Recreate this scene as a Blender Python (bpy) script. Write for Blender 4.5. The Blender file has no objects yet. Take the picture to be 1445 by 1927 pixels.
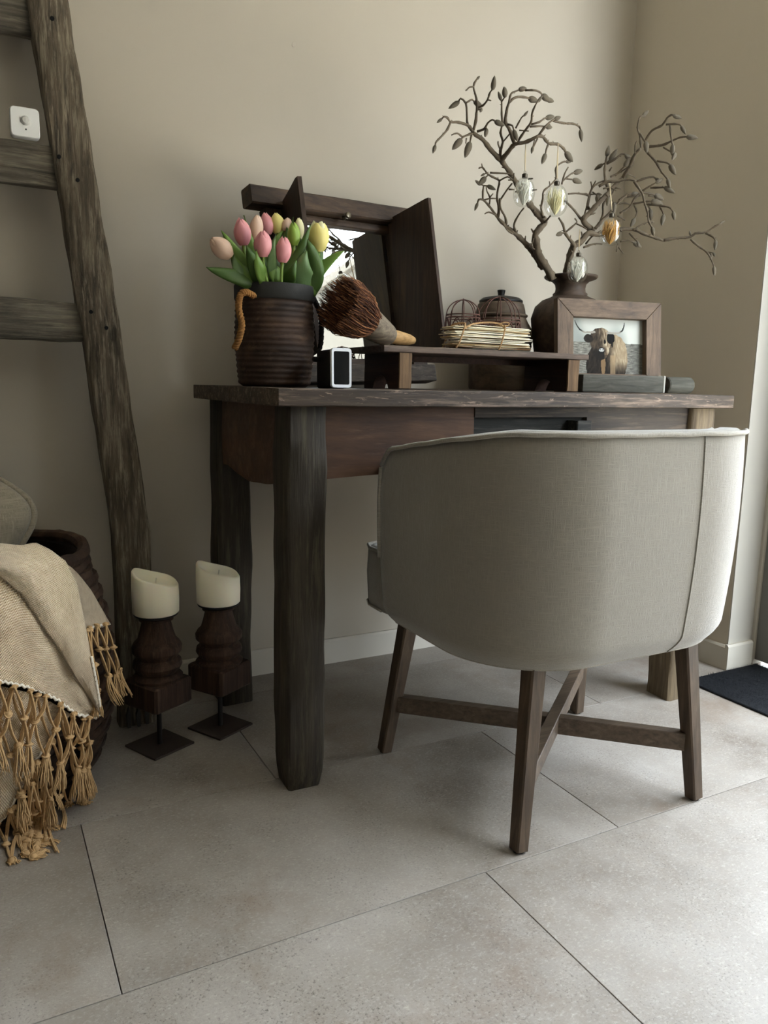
import bpy, bmesh, math, random
from mathutils import Vector as V, Matrix, noise
S = bpy.context.scene
COL = S.collection
PI = math.pi
random.seed(7)
rnd = random.uniform

# ------------------------------------------------------------------ camera
F = 1447.0; CX, CY = 722.5, 963.5; H = 0.80
RX = V((0.88394113, -0.46718201, 0.01972448))
DN = V((-0.05955647, -0.15432348, -0.98622375))
FW = V((0.46378995, 0.87058901, -0.16423658))
cd = bpy.data.cameras.new('camera'); cam = bpy.data.objects.new('camera', cd); COL.objects.link(cam)
cam.matrix_world = Matrix(((RX.x, -DN.x, -FW.x, 0), (RX.y, -DN.y, -FW.y, 0), (RX.z, -DN.z, -FW.z, H), (0, 0, 0, 1)))
cd.sensor_fit = 'VERTICAL'; cd.sensor_height = 24.0; cd.sensor_width = 18.0
cd.lens = F * 24.0 / 1927.0; cd.clip_start = 0.02
S.camera = cam

# ------------------------------------------------------------------ light and exposure
S.view_settings.view_transform = 'Standard'; S.view_settings.look = 'None'
S.view_settings.gamma = 1.0; S.view_settings.use_curve_mapping = False
S.view_settings.exposure = 0.0
w = bpy.data.worlds.new('overcast_sky'); S.world = w; w.use_nodes = True
bg = w.node_tree.nodes['Background']; bg.inputs[0].default_value = (0.80, 0.90, 1.0, 1); bg.inputs[1].default_value = 17.5
sd_ = bpy.data.lights.new('bounce_sun', 'SUN'); sd_.energy = 38.0; sd_.angle = 0.05; sd_.color = (1.0, 0.96, 0.90)
sun = bpy.data.objects.new('bounce_sun', sd_); COL.objects.link(sun); sun.rotation_euler = V((0.18, -0.30, -1.0)).to_track_quat('-Z', 'Y').to_euler()   # added sun, over the roof on to the terrace, for ceiling bounce
def portal(loc, rot, sx, sy):
    l = bpy.data.lights.new('sky_portal', 'AREA'); l.shape = 'RECTANGLE'; l.size = sx; l.size_y = sy
    l.cycles.is_portal = True
    o = bpy.data.objects.new('sky_portal', l); COL.objects.link(o); o.location = loc; o.rotation_euler = rot
DOOR_Y0, DOOR_Y1, DOOR_H, GY = -0.95, 1.42, 2.36, 1.20
portal((2.07, (DOOR_Y0 + GY) / 2, DOOR_H / 2), (0, PI / 2, 0), DOOR_H, GY - DOOR_Y0)

# ------------------------------------------------------------------ helpers
def ray(u, v): return RX * (u - CX) + DN * (v - CY) + FW * F
def at(u, v, y):
    d = ray(u, v); return d * (y / d.y) + V((0, 0, H))
def atz(u, v, z):
    d = ray(u, v); return d * ((z - H) / d.z) + V((0, 0, H))

def tag(o, label=None, cat=None, group=None, kind=None):
    if label: o['label'] = label
    if cat: o['category'] = cat
    if group: o['group'] = group
    if kind: o['kind'] = kind
    return o
def thing(name, loc, label, cat, group=None):
    o = bpy.data.objects.new(name, None); COL.objects.link(o); o.location = loc
    o.empty_display_size = 0.02
    return tag(o, label, cat, group)
def gpos(o):
    p = V((0, 0, 0))
    while o is not None: p = p + V(o.location); o = o.parent
    return p
def link(name, me, parent=None):
    o = bpy.data.objects.new(name, me); COL.objects.link(o)
    if parent is not None: o.parent = parent
    return o

class MB:
    """collects shapes (world coordinates) for ONE mesh"""
    def __init__(s): s.bm = bmesh.new()
    def quads(s, rings, closed=True, cap0=True, cap1=True):
        bm = s.bm; R = [[bm.verts.new(p) for p in r] for r in rings]; n = len(R[0])
        for a, b in zip(R, R[1:]):
            for i in range(n if closed else n - 1):
                j = (i + 1) % n
                try: bm.faces.new((a[i], a[j], b[j], b[i]))
                except ValueError: pass
        if closed and cap0 and n > 2: bm.faces.new(list(reversed(R[0])))
        if closed and cap1 and n > 2: bm.faces.new(R[-1])
        return s
    def box(s, x0, x1, y0, y1, z0, z1, bev=0.0, seg=1, M=None):
        vs = [s.bm.verts.new((x, y, z)) for x in (x0, x1) for y in (y0, y1) for z in (z0, z1)]
        fs = [(0, 1, 3, 2), (4, 6, 7, 5), (0, 4, 5, 1), (2, 3, 7, 6), (0, 2, 6, 4), (1, 5, 7, 3)]
        ff = [s.bm.faces.new([vs[i] for i in f]) for f in fs]
        if bev > 0:
            es = list({e for f in ff for e in f.edges})
            r = bmesh.ops.bevel(s.bm, geom=es, offset=bev, segments=seg, profile=0.5, affect='EDGES')
            vs = [v for v in r['verts']]
            vs = list({v for f in r['faces'] for v in f.verts} | set(v for v in vs if v.is_valid))
        if M is not None:
            for v in vs: v.co = M @ v.co
        return s
    def beam(s, pts, w, d, side=None, seg=10, cham=0.12, amp=0.0, freq=9.0, seed=0, taper=None):
        """handmade timber swept along a polyline: w across 'side', d across the other way"""
        pts = [V(p) for p in pts]
        L = [0.0]
        for a, b in zip(pts, pts[1:]): L.append(L[-1] + (b - a).length)
        rings = []
        for k in range(seg + 1):
            t = L[-1] * k / seg; i = 0
            while i < len(pts) - 2 and L[i + 1] < t: i += 1
            f = (t - L[i]) / (L[i + 1] - L[i]); c = pts[i].lerp(pts[i + 1], f)
            ax = (pts[i + 1] - pts[i]).normalized()
            sd = V(side) if side else V((1, 0, 0))
            sd = (sd - ax * sd.dot(ax)).normalized(); up = ax.cross(sd)
            ww, dd = w / 2, d / 2
            if taper:
                q = taper(k / seg)
                if isinstance(q, tuple): ww *= q[0]; dd *= q[1]
                else: ww *= q; dd *= q
            ch = cham * min(ww, dd) * 2
            prof = [(-ww + ch, -dd), (0, -dd), (ww - ch, -dd), (ww, -dd + ch), (ww, 0), (ww, dd - ch), (ww - ch, dd), (0, dd), (-ww + ch, dd), (-ww, dd - ch), (-ww, 0), (-ww, -dd + ch)]
            ring = []
            for a, b in prof:
                p = c + sd * a + up * b
                if amp: p = p + (sd * noise.noise(p * freq + V((seed, 0, 3))) + up * noise.noise(p * freq + V((9, seed, 7)))) * amp
                ring.append(p)
            rings.append(ring)
        return s.quads(rings)
    def tube(s, pts, r, n=6, caps=True):
        pts = [V(p) for p in pts]; m = len(pts)
        R = r if isinstance(r, (list, tuple)) else [r] * m
        up = None; rings = []
        for i, p in enumerate(pts):
            t = (pts[min(i + 1, m - 1)] - pts[max(i - 1, 0)])
            if t.length < 1e-9: t = V((0, 0, 1))
            t.normalize()
            if up is None:
                up = t.orthogonal().normalized()
            else:
                up = up - t * up.dot(t)
                up = up.normalized() if up.length > 1e-6 else t.orthogonal().normalized()
            b = t.cross(up)
            rings.append([p + (up * math.cos(2 * PI * k / n) + b * math.sin(2 * PI * k / n)) * R[i] for k in range(n)])
        return s.quads(rings, True, caps, caps)
    def lathe(s, prof, c, n=32, wob=None, axis=None, cap0=True, cap1=True):
        c = V(c); ax = V(axis).normalized() if axis else V((0, 0, 1))
        e1 = ax.orthogonal().normalized() if axis else V((1, 0, 0)); e2 = ax.cross(e1)
        rings = []
        for r, z in prof:
            rings.append([c + ax * z + (e1 * math.cos(2 * PI * k / n) + e2 * math.sin(2 * PI * k / n)) * (r * (1 + (wob(2 * PI * k / n, z) if wob else 0))) for k in range(n)])
        return s.quads(rings, True, cap0, cap1)
    def grid(s, fn, nu, nv, uv=False, su=1.0, sv=1.0):
        bm = s.bm; G = [[bm.verts.new(fn(i / nu, j / nv)) for i in range(nu + 1)] for j in range(nv + 1)]
        lay = bm.loops.layers.uv.verify() if uv else None
        for j in range(nv):
            for i in range(nu):
                f = bm.faces.new((G[j][i], G[j][i + 1], G[j + 1][i + 1], G[j + 1][i]))
                if uv:
                    for l, (a, b) in zip(f.loops, ((i, j), (i + 1, j), (i + 1, j + 1), (i, j + 1))): l[lay].uv = (a / nu * su, b / nv * sv)
        return s
    def prism(s, poly, off):
        """polygon (world points) extruded by the vector off"""
        off = V(off); a = [V(p) for p in poly]
        return s.quads([a, [p + off for p in a]])
    def ball(s, c, r, n=8, m=6, sc=(1, 1, 1)):
        c = V(c); rings = []
        for j in range(m + 1):
            a = -PI / 2 + PI * j / m; rr = max(math.cos(a), 0.02)
            rings.append([c + V((rr * math.cos(2 * PI * k / n) * sc[0], rr * math.sin(2 * PI * k / n) * sc[1], math.sin(a) * sc[2])) * r for k in range(n)])
        return s.quads(rings)
    def mesh(s, name, mat, origin=V((0, 0, 0)), smooth=True, ang=0.6):
        bmesh.ops.recalc_face_normals(s.bm, faces=s.bm.faces[:])
        if origin.length: bmesh.ops.translate(s.bm, verts=s.bm.verts[:], vec=-origin)
        me = bpy.data.meshes.new(name); s.bm.to_mesh(me); s.bm.free()
        for m in (mat if isinstance(mat, (list, tuple)) else [mat]): me.materials.append(m)
        if smooth:
            for p in me.polygons: p.use_smooth = True
            if ang is not None: me.set_sharp_from_angle(angle=ang)
        return me
    def build(s, name, mat, parent=None, smooth=True, ang=0.6):
        return link(name, s.mesh(name, mat, gpos(parent), smooth, ang), parent)

# ------------------------------------------------------------------ materials
def col(h):
    if isinstance(h, str):
        c = [int(h[i:i + 2], 16) / 255 for i in (0, 2, 4)]
        return tuple(x / 12.92 if x <= 0.04045 else ((x + 0.055) / 1.055) ** 2.4 for x in c) + (1,)
    return tuple(h) + (1,) if len(h) == 3 else h
class NT:
    def __init__(s, name):
        s.m = bpy.data.materials.new(name); s.m.use_nodes = True; s.t = s.m.node_tree; s.n = s.t.nodes; s.l = s.t.links
        s.p = s.n['Principled BSDF']; s.tc = s.n.new('ShaderNodeTexCoord')
    def new(s, ty, **kw):
        n = s.n.new(ty)
        for k, v in kw.items(): setattr(n, k, v)
        return n
    def link(s, a, b): s.l.new(a, b)
    def mapping(s, sc, rot=(0, 0, 0), src='Object', loc=(0, 0, 0)):
        m = s.new('ShaderNodeMapping'); m.inputs['Scale'].default_value = sc; m.inputs['Rotation'].default_value = rot; m.inputs['Location'].default_value = loc
        s.link(s.tc.outputs[src], m.inputs['Vector']); return m.outputs[0]
    def noise(s, vec, scale, detail=4, rough=0.55, dist=0.0):
        n = s.new('ShaderNodeTexNoise'); n.inputs['Scale'].default_value = scale; n.inputs['Detail'].default_value = detail
        n.inputs['Roughness'].default_value = rough; n.inputs['Distortion'].default_value = dist
        s.link(vec, n.inputs['Vector']); return n.outputs['Fac']
    def ramp(s, fac, stops):
        r = s.new('ShaderNodeValToRGB'); e = r.color_ramp.elements
        while len(e) < len(stops): e.new(0.5)
        for k, (p, c) in enumerate(stops): e[k].position = p; e[k].color = col(c)
        s.link(fac, r.inputs['Fac']); return r.outputs['Color']
    def mix(s, fac, a, b, mode='MIX'):
        m = s.new('ShaderNodeMix', data_type='RGBA', blend_type=mode)
        for k, v in ((0, fac), (6, a), (7, b)):
            if hasattr(v, 'links'): s.link(v, m.inputs[k])
            else: m.inputs[k].default_value = v if k == 0 else col(v)
        return m.outputs[2]
    def math(s, op, a, b=0.0):
        m = s.new('ShaderNodeMath', operation=op)
        for k, v in ((0, a), (1, b)):
            if hasattr(v, 'links'): s.link(v, m.inputs[k])
            else: m.inputs[k].default_value = v
        return m.outputs[0]
    def base(s, c):
        if hasattr(c, 'links'): s.link(c, s.p.inputs['Base Color'])
        else: s.p.inputs['Base Color'].default_value = col(c)
    def bump(s, h, strength, dist=0.002):
        b = s.new('ShaderNodeBump'); b.inputs['Strength'].default_value = strength; b.inputs['Distance'].default_value = dist
        s.link(h, b.inputs['Height']); s.link(b.outputs[0], s.p.inputs['Normal'])
    def rough(s, r, spec=None):
        if hasattr(r, 'links'): s.link(r, s.p.inputs['Roughness'])
        else: s.p.inputs['Roughness'].default_value = r
        if spec is not None: s.p.inputs['Specular IOR Level'].default_value = spec

def wood(name, dark, mid, light, axis='Z', scale=1.0, rough=0.7, bump=0.5, wear=0.0, wearcol='8a7a68', spec=0.3, streak=22.0):
    t = NT(name); k = {'X': (1.3, streak, streak), 'Y': (streak, 1.3, streak), 'Z': (streak, streak, 1.3)}[axis]
    v = t.mapping(tuple(a * scale for a in k)); big = t.mapping((scale,) * 3)
    g = t.noise(v, 3.0, 8, 0.65, 0.4); fine = t.noise(v, 14.0, 3, 0.6)
    b = t.noise(big, 5.0, 4, 0.6, 0.3)
    c = t.ramp(g, [(0.30, dark), (0.52, mid), (0.78, light)])
    c = t.mix(t.ramp(b, [(0.35, (0, 0, 0)), (0.7, (1, 1, 1))]), c, t.mix(0.55, c, dark))
    if wear:
        wv = t.mapping(tuple(a * scale * 0.55 for a in k)); wn = t.noise(wv, 9.0, 6, 0.7)
        lim = t.ramp(wn, [(0.56 - 0.1 * wear, (0, 0, 0)), (0.68 - .05 * wear, (1, 1, 1))])
        c = t.mix(t.math('MULTIPLY', lim, min(1.0, wear)), c, wearcol)
    if wear > .5:
        ck = {'X': (5, 20, 20), 'Y': (20, 5, 20), 'Z': (20, 20, 5)}[axis]
        ch = t.noise(t.mapping(tuple(a * scale for a in ck)), 5.0, 5, 0.7, 1.2)
        c = t.mix(t.math('MULTIPLY', t.ramp(ch, [(0.60, (0, 0, 0)), (0.66, (1, 1, 1))]), .8), c, wearcol)
    t.base(c); t.rough(rough, spec)
    t.bump(t.math('ADD', t.math('MULTIPLY', g, 0.8), t.math('MULTIPLY', fine, 0.35)), bump, 0.003)
    return t.m
def plain(name, c, rough=0.6, var=0.0, c2=None, scale=20.0, bump=0.0, bscale=None, metal=0.0, spec=0.4, sc=(1, 1, 1), detail=5):
    t = NT(name); v = t.mapping(sc); n = t.noise(v, scale, detail, 0.6)
    if c2 is not None: t.base(t.ramp(n, [(0.5 - 0.22 / max(var, .3), c), (0.5 + 0.22 / max(var, .3), c2)]))
    else: t.base(c)
    t.rough(rough, spec); t.p.inputs['Metallic'].default_value = metal
    if bump: t.bump(t.noise(v, bscale or scale * 3, 4, 0.6), bump, 0.002)
    return t.m
def fabric(name, c1, c2, dens=500.0, bump=0.5, big=None, sheen=0.2):
    """linen: two crossed sets of slubby threads"""
    t = NT(name)
    a = t.noise(t.mapping((dens, dens, dens * 0.06)), 1.0, 3, 0.6); b = t.noise(t.mapping((dens * 0.06, dens * 0.06, dens)), 1.0, 3, 0.6)
    m = t.math('MAXIMUM', a, b); lo = t.noise(t.mapping((1, 1, 1)), 6.0, 4, 0.6)
    c = t.ramp(m, [(0.35, c1), (0.75, c2)])
    if big: c = t.mix(t.math('MULTIPLY', t.ramp(lo, [(0.4, (0, 0, 0)), (0.7, (1, 1, 1))]), 0.5), c, big)
    t.base(c); t.rough(0.92, 0.15); t.p.inputs['Sheen Weight'].default_value = sheen
    t.bump(t.math('ADD', m, t.math('MULTIPLY', lo, 0.4)), bump, 0.0016)
    return t.m

# ------------------------------------------------------------------ the room
M_wall = plain('greige_wall_paint', 'b5ac9c', 0.85, 0.4, 'b8afa0', 2.2, 0.06, 160.0, spec=0.2)
M_dwall = plain('lightened_wall_paint', 'c3b9a7', 0.85, 0.4, 'c6bcab', 2.2, 0.06, 160.0, spec=0.2)  # same wall paint, lightened on the right wall to make up for weak bounce
M_ceil = plain('white_ceiling_paint', 'e6e4dc', 0.9, 0.4, 'eae8e0', 2.0, spec=0.2)
M_cream = plain('cream_wall_paint', 'd8cfb8', 0.9, 0.4, 'dcd4be', 2.0, spec=0.2)
M_dark = plain('dark_taupe_wall_paint', 'b3ab9c', 0.9, 0.4, 'b6ae9f', 2.0, spec=0.2)
M_skirt = plain('skirting_paint', 'c3bcae', 0.55, 0.4, 'c6bfb1', 3.0)
M_jamb = plain('reveal_paint', 'b2aca0', 0.6, 0.4, 'b5afa3', 3.0)
YW, XR = 1.952, 1.893
def struct(name, mb, m, parent=None, **k):
    o = mb.build(name, m, parent, **k)
    if parent is None: o['kind'] = 'structure'
    return o
X0, Y0, CH = -3.2, -3.0, 2.55
struct('floor', MB().box(X0, XR + .2, Y0, YW, -0.12, -0.010), plain('tile_joint', '3b3832', 0.9))
struct('wall_back', MB().box(X0 - .1, XR + .15, YW, YW + 0.1, -0.1, CH), M_wall)
struct('wall_right', MB().box(XR, XR + .15, DOOR_Y1, YW, -0.1, CH), M_dwall)
struct('wall_right_near', MB().box(XR, XR + .15, Y0, DOOR_Y0, -0.1, CH), M_cream)
struct('wall_right_lintel', MB().box(XR, XR + .15, DOOR_Y0, DOOR_Y1, DOOR_H, CH), M_cream)
struct('wall_left', MB().box(X0 - .1, X0, Y0, YW, -0.1, CH), plain('low_bounce_wall_paint', '4a443b', 0.9, 0.4, '4e483f', 2.0, spec=0.2))  # unseen wall, coloured dark to cut bounce light from the left
struct('wall_front', MB().box(X0 - .1, XR + .15, Y0 - .1, Y0, -0.1, CH), M_dark)
struct('ceiling', MB().box(X0 - .1, XR + .15, Y0 - .1, YW + .1, CH, CH + .1), M_ceil)
def skirting(name, a, b, nrm, h=0.072, th=0.012):
    a, b, nrm = V(a), V(b), V(nrm); pr = [(0, 0), (th, 0), (th, h - .006), (th - .004, h), (0, h)]
    return struct(name, MB().quads([[a + nrm * o + V((0, 0, z)) for o, z in pr], [b + nrm * o + V((0, 0, z)) for o, z in pr]]), M_skirt, smooth=False)
skirting('baseboard_back', (X0, YW, 0), (XR, YW, 0), (0, -1, 0))
skirting('baseboard_right', (XR, YW, 0), (XR, DOOR_Y1 - .0042, 0), (-1, 0, 0))
# window reveal, facing the camera, with its own skirting and post
struct('trim_reveal', MB().box(XR + .0005, XR + .102, DOOR_Y1 - .004, DOOR_Y1, 0, DOOR_H), M_jamb)
skirting('baseboard_reveal', (XR - .0122, DOOR_Y1 - .004, 0), (XR + .096, DOOR_Y1 - .004, 0), (0, -1, 0), 0.076)
struct('trim_post', MB().box(XR + .103, XR + .150, DOOR_Y1 - .014, DOOR_Y1, 0, DOOR_H, 0.003), M_jamb)
M_leaf = plain('door_paint', '75736f', 0.45, 0.4, '787672', 3.0)
tg = NT('door_glass'); tg.n.remove(tg.p)
g1 = tg.new('ShaderNodeBsdfTransparent'); g2 = tg.new('ShaderNodeBsdfGlossy'); g2.inputs['Roughness'].default_value = 0.02
gm = tg.new('ShaderNodeMixShader'); gm.inputs[0].default_value = 0.06
tg.link(g1.outputs[0], gm.inputs[1]); tg.link(g2.outputs[0], gm.inputs[2]); tg.link(gm.outputs[0], tg.n['Material Output'].inputs[0])
dr = MB(); xa, xb = XR + .112, XR + .145
for ya, yb in ((DOOR_Y0, DOOR_Y0 + .09), (GY - .03, DOOR_Y1 - .004)): dr.box(xa, xb, ya, yb, 0.015, DOOR_H, .003)
dr.box(xa, xb, DOOR_Y0 + .09, GY - .03, 0.015, 0.07, .003).box(xa, xb, DOOR_Y0 + .09, GY - .03, DOOR_H - .09, DOOR_H, .003)
door = struct('door_1', dr, M_leaf)
MB().box(xa + .02, xa + .026, DOOR_Y0 + .085, GY - .025, .06, DOOR_H - .085).build('pane', tg.m, door, smooth=False)
struct('trim_threshold', MB().box(XR + .17, XR + .2, DOOR_Y0, DOOR_Y1, -.01, 0.015, .003), plain('stone_sill', '77736c', 0.6))
# outside: paved terrace and a dark house added for the mirror to reflect
hs = thing('added_house', (8.6, -5.4, -.05), 'dark rendered house added across the terrace for the mirror to reflect', 'house')
M_hs = plain('dark_house_render', '3d3830', 0.9, 0.4, '413c33', 1.5)  # dark brown, so its bright reflection stays cream
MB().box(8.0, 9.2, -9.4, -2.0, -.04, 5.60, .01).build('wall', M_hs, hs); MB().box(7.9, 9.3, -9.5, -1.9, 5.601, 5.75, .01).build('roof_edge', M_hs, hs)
struct('terrace', MB().box(XR + .2, 14, -12, 10, -0.16, -0.04), plain('terrace_paving', 'aaa69d', 0.9, 0.4, 'b4b0a6', 3.0))

# floor tiles, each its own piece
tt = NT('concrete_look_tile')
oi = tt.new('ShaderNodeObjectInfo')
def tn(scale, detail, rough=0.6, sc=(1, 1, 1)):
    n = tt.new('ShaderNodeTexNoise', noise_dimensions='4D'); n.inputs['Scale'].default_value = scale; n.inputs['Detail'].default_value = detail; n.inputs['Roughness'].default_value = rough
    tt.link(tt.mapping(sc), n.inputs['Vector']); tt.link(tt.math('MULTIPLY', oi.outputs['Random'], 50.0), n.inputs['W']); return n.outputs['Fac']
big = tn(3.5, 5, 0.6); mid = tn(26, 6, 0.7); fin = tn(260, 4, 0.65); fl = tn(150, 5, 0.75, (1, 1.8, 1))
c = tt.ramp(big, [(0.28, '695e53'), (0.5, '8f867c'), (0.72, 'a8a199')])
c = tt.mix(tt.ramp(mid, [(0.35, (0, 0, 0)), (0.75, (1, 1, 1))]), c, tt.mix(0.5, c, '9b958d'))
c = tt.mix(tt.math('MULTIPLY', tt.ramp(fl, [(0.52, (0, 0, 0)), (0.72, (1, 1, 1))]), 0.75), c, 'b9b2a8')
c = tt.mix(tt.math('MULTIPLY', tt.ramp(fin, [(0.30, (1, 1, 1)), (0.46, (0, 0, 0))]), tt.ramp(tn(9, 4, 0.65), [(.40, (.12, .12, .12)), (.64, (.95, .95, .95))])), c, '403a33')
rust = tn(2.6, 6, 0.7)
c = tt.mix(tt.math('MULTIPLY', tt.ramp(rust, [(0.55, (0, 0, 0)), (0.72, (1, 1, 1))]), 0.6), c, '715a46')
tt.base(c); tt.rough(tt.ramp(mid, [(0.3, (0.38, 0.38, 0.38)), (0.7, (0.55, 0.55, 0.55))]), 0.5); tt.bump(tt.math('ADD', fin, tt.math('MULTIPLY', fl, 0.6)), 0.3, 0.0012)
floor = bpy.data.objects['floor']
TW, TH, J = 0.881, 0.4405, 0.0008
tile_me = MB().box(J, TW - J, J, TH - J, -0.010, 0, 0.0005).mesh('tile', tt.m, smooth=False)
rowdef = {1: 0.127, 2: 0.501, 3: 0.379, 0: 0.709}
for r in range(-4, 4):
    y0 = 0.946 + (r - 1) * TH
    xo = rowdef.get(r, 0.709 - 0.3 * r)
    if y0 > YW: continue
    k0 = math.floor((X0 - xo) / TW)
    x = xo + k0 * TW
    while x < XR + .17:
        a, b = max(x, X0), min(x + TW, XR + .17)
        t0 = y0; t1 = min(y0 + TH, YW)
        if b - a > 0.02:
            if b - a > TW - 1e-4 and t1 - t0 > TH - 1e-4: me = tile_me
            else: me = MB().box(J, b - a - J, J, t1 - t0 - J, -0.010, 0, 0.0005).mesh('tile', tt.m, smooth=False)
            o = link('tile', me, floor); o.location = (a, t0, 0)
        x += TW

# ------------------------------------------------------------------ desk
DZ = 0.789
Wd = '221b15'
M_top = wood('worn_dark_tabletop', '2b231b', '42362b', '5d4e3f', 'X', 0.9, 0.6, 0.45, 0.55, '947e6c')
M_leg = wood('old_beam_grey_brown', '241e17', '3a3329', '50483a', 'Z', 0.9, 0.75, 0.8, 0.35, '6a6350')
M_legr = wood('pale_end_beam', '4a3e30', '75654e', '9a8768', 'Z', 0.9, 0.75, 0.8, 0.3, 'a8967a')
M_apr = wood('reddish_apron_board', '35241a', '573d2a', '7b5a41', 'X', 0.8, 0.55, 0.4, 0.25, '8c6f5c', streak=10.0)
M_rail = wood('dull_drawer_rail', '2a231d', '40362c', '56493c', 'X', 0.9, 0.65, 0.5, 0.4, '7d6a58')
M_drk = wood('dark_drawer_front', '16140f', '26241e', '383630', 'X', 0.9, 0.7, 0.5, 0.4, '57534a')
DX0, DX1, DY0, DY1 = 0.478, 1.672, 1.300, 1.900
desk = thing('desk', (1.075, 1.6, 0), 'rustic dark reclaimed-timber desk against the wall', 'desk')
mb = MB()
nb = 4
for k in range(nb):
    ya = DY0 + (DY1 - DY0) * k / nb; yb = DY0 + (DY1 - DY0) * (k + 1) / nb
    m2 = MB(); m2.beam([(DX0, (ya + yb) / 2, DZ - .016), (DX1, (ya + yb) / 2, DZ - .016)], (yb - ya) - .0016, 0.032, side=(0, 1, 0), seg=24, cham=0.06, amp=0.0012, freq=22, seed=k)
    m2.build('top_board', M_top, desk, ang=0.7)
def dleg(cx, cy, m, seed, foot=False):
    tp = lambda t: (1.0 + 0.04 * math.sin(7 * t + seed), 1.0) if not foot else ((0.86 + 0.14 * min(1, t / 0.06)) * (1 + .02 * math.sin(9 * t)), 0.84 + 0.16 * min(1, t / .05))
    MB().beam([(cx, cy, 0), (cx, cy, DZ - .033)], 0.078, 0.082, seg=26, cham=0.07, amp=0.004, freq=11, seed=seed, taper=tp).build('leg', m, desk, ang=0.8)
dleg(0.541, 1.360, M_leg, 1, True); dleg(0.542, 1.818, M_leg, 4); dleg(1.592, 1.360, M_legr, 7); dleg(1.592, 1.818, M_leg, 9)
def board(x0, x1, y, th, ztop, zbot, n=20):
    """upright board along x with a bowed lower edge"""
    rings = []
    for k in range(n + 1):
        t = k / n; x = x0 + (x1 - x0) * t; zb = zbot(t)
        rings.append([V((x, y, zb)), V((x, y - .0015 + .002 * noise.noise(V((x * 9, 1, 1))), (zb + ztop) / 2)), V((x, y, ztop)), V((x, y + th, ztop)), V((x, y + th, zb))])
    return MB().quads(rings)
YA = 1.334
zt = DZ - .033
board(0.580, 0.918, YA, .022, zt, lambda t: 0.619 + .006 * math.sin(3 * t)).build('apron_board', M_apr, desk, ang=0.7)
board(1.226, 1.553, YA, .022, zt, lambda t: 0.619).build('apron_board', M_rail, desk, ang=0.7)
board(0.9185, 1.2255, YA - .002, .022, zt, lambda t: 0.735, 8).build('apron_rail', M_rail, desk, ang=0.7)
board(0.9185, 1.2255, YA + .012, .012, 0.7345, lambda t: 0.60, 8).build('drawer_front', M_drk, desk, ang=0.7)
MB().beam([(1.2, YA - .006, 0.62), (1.2, YA - .006, 0.728)], 0.042, 0.034, seg=6, cham=0.06, amp=.001, seed=3).build('drawer_handle', M_drk, desk)
def sideboard(x, seed):
    rings = []; n = 18
    for k in range(n + 1):
        t = k / n; y = 1.402 + (1.776 - 1.402) * t; zb = 0.606 - .016 * math.sin(PI * min(1, t * 1.15)) + .004 * noise.noise(V((t * 5, seed, 0)))
        rings.append([V((x, y, zb)), V((x - .002, y, .68)), V((x, y, zt)), V((x + .022, y, zt)), V((x + .022, y, zb))])
    MB().quads(rings).build('side_board', M_apr, desk, ang=0.7)
sideboard(0.513, 2); sideboard(1.60, 5)
board(0.582, 1.552, 1.822, .02, zt, lambda t: 0.64).build('back_board', M_rail, desk, ang=0.7)

# ------------------------------------------------------------------ chair
M_lin = fabric('grey_beige_linen', '7b7468', '8d8679', 700.0, 0.6, '7e776c', 0.45)
M_pip = fabric('linen_piping', '807a6f', 'aaa498', 620.0, 0.4)
M_cleg = wood('brown_stained_chair_wood', '3c3026', '574839', '6f5e4c', 'Z', 1.4, 0.5, 0.2)
M_cstr = wood('brown_stained_stretcher', '42362b', '5f5041', '7b6a59', 'X', 1.4, 0.5, 0.2)
chair = thing('barrel_chair', (1.01, 1.17, 0), 'grey-beige linen barrel-back chair with piped edges pushed up to the desk', 'chair')
CXc, YB = 1.030, 0.916
def outline(t, off=0.0, zt_=0.0):
    """U shaped plan, t 0..1 from left arm front, round the back, to right arm front"""
    hw = 0.334 - off; yf = 1.315; yb = YB + off; rc = max(0.222 - off, .05)
    ls = yf - (yb + rc); la = PI / 2 * rc; lb = 2 * (hw - rc); T = 2 * ls + 2 * la + lb; s = t * T
    if s < ls: return V((CXc - hw, yf - s, 0))
    s -= ls
    if s < la:
        a = s / rc; return V((CXc - hw + rc - rc * math.cos(a), yb + rc - rc * math.sin(a), 0))
    s -= la
    if s < lb: return V((CXc - hw + rc + s, yb, 0))
    s -= lb
    if s < la:
        a = s / rc; return V((CXc + hw - rc + rc * math.sin(a), yb + rc - rc * math.cos(a), 0))
    s -= la
    return V((CXc + hw, yb + rc + s, 0))
def ztop(p):
    k = max(0.0, min(1.0, (p.y - 0.98) / 0.335)); return 0.722 - 0.052 * k
ZB = 0.322
def shellpt(t, h, inner):
    """h 0..1 from the bottom to the top edge"""
    p0 = outline(t); zt_ = ztop(p0)
    base = 0.014 * (1 - h) ** 1.6 + (0.024 * (max(0, 0.10 - h) / 0.10) ** 1.6)
    off = base + (0.058 + 0.01 * math.sin(h * PI) if inner else 0.0) - (0.006 * math.sin(PI * h) if not inner else 0)
    e = min(t, 1 - t)
    rnd_ = max(0.0, 1 - e / 0.035)
    zz = ZB + (zt_ - ZB) * h
    if h > 0.8: zz -= 0.03 * rnd_ ** 2 * (h - .8) / .2
    p = outline(t, off); return V((p.x, p.y, zz))
NS, NHs = 84, 30
def uside(t):   # round the front ends of the arms
    return t
mb = MB()
rings = []
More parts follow.
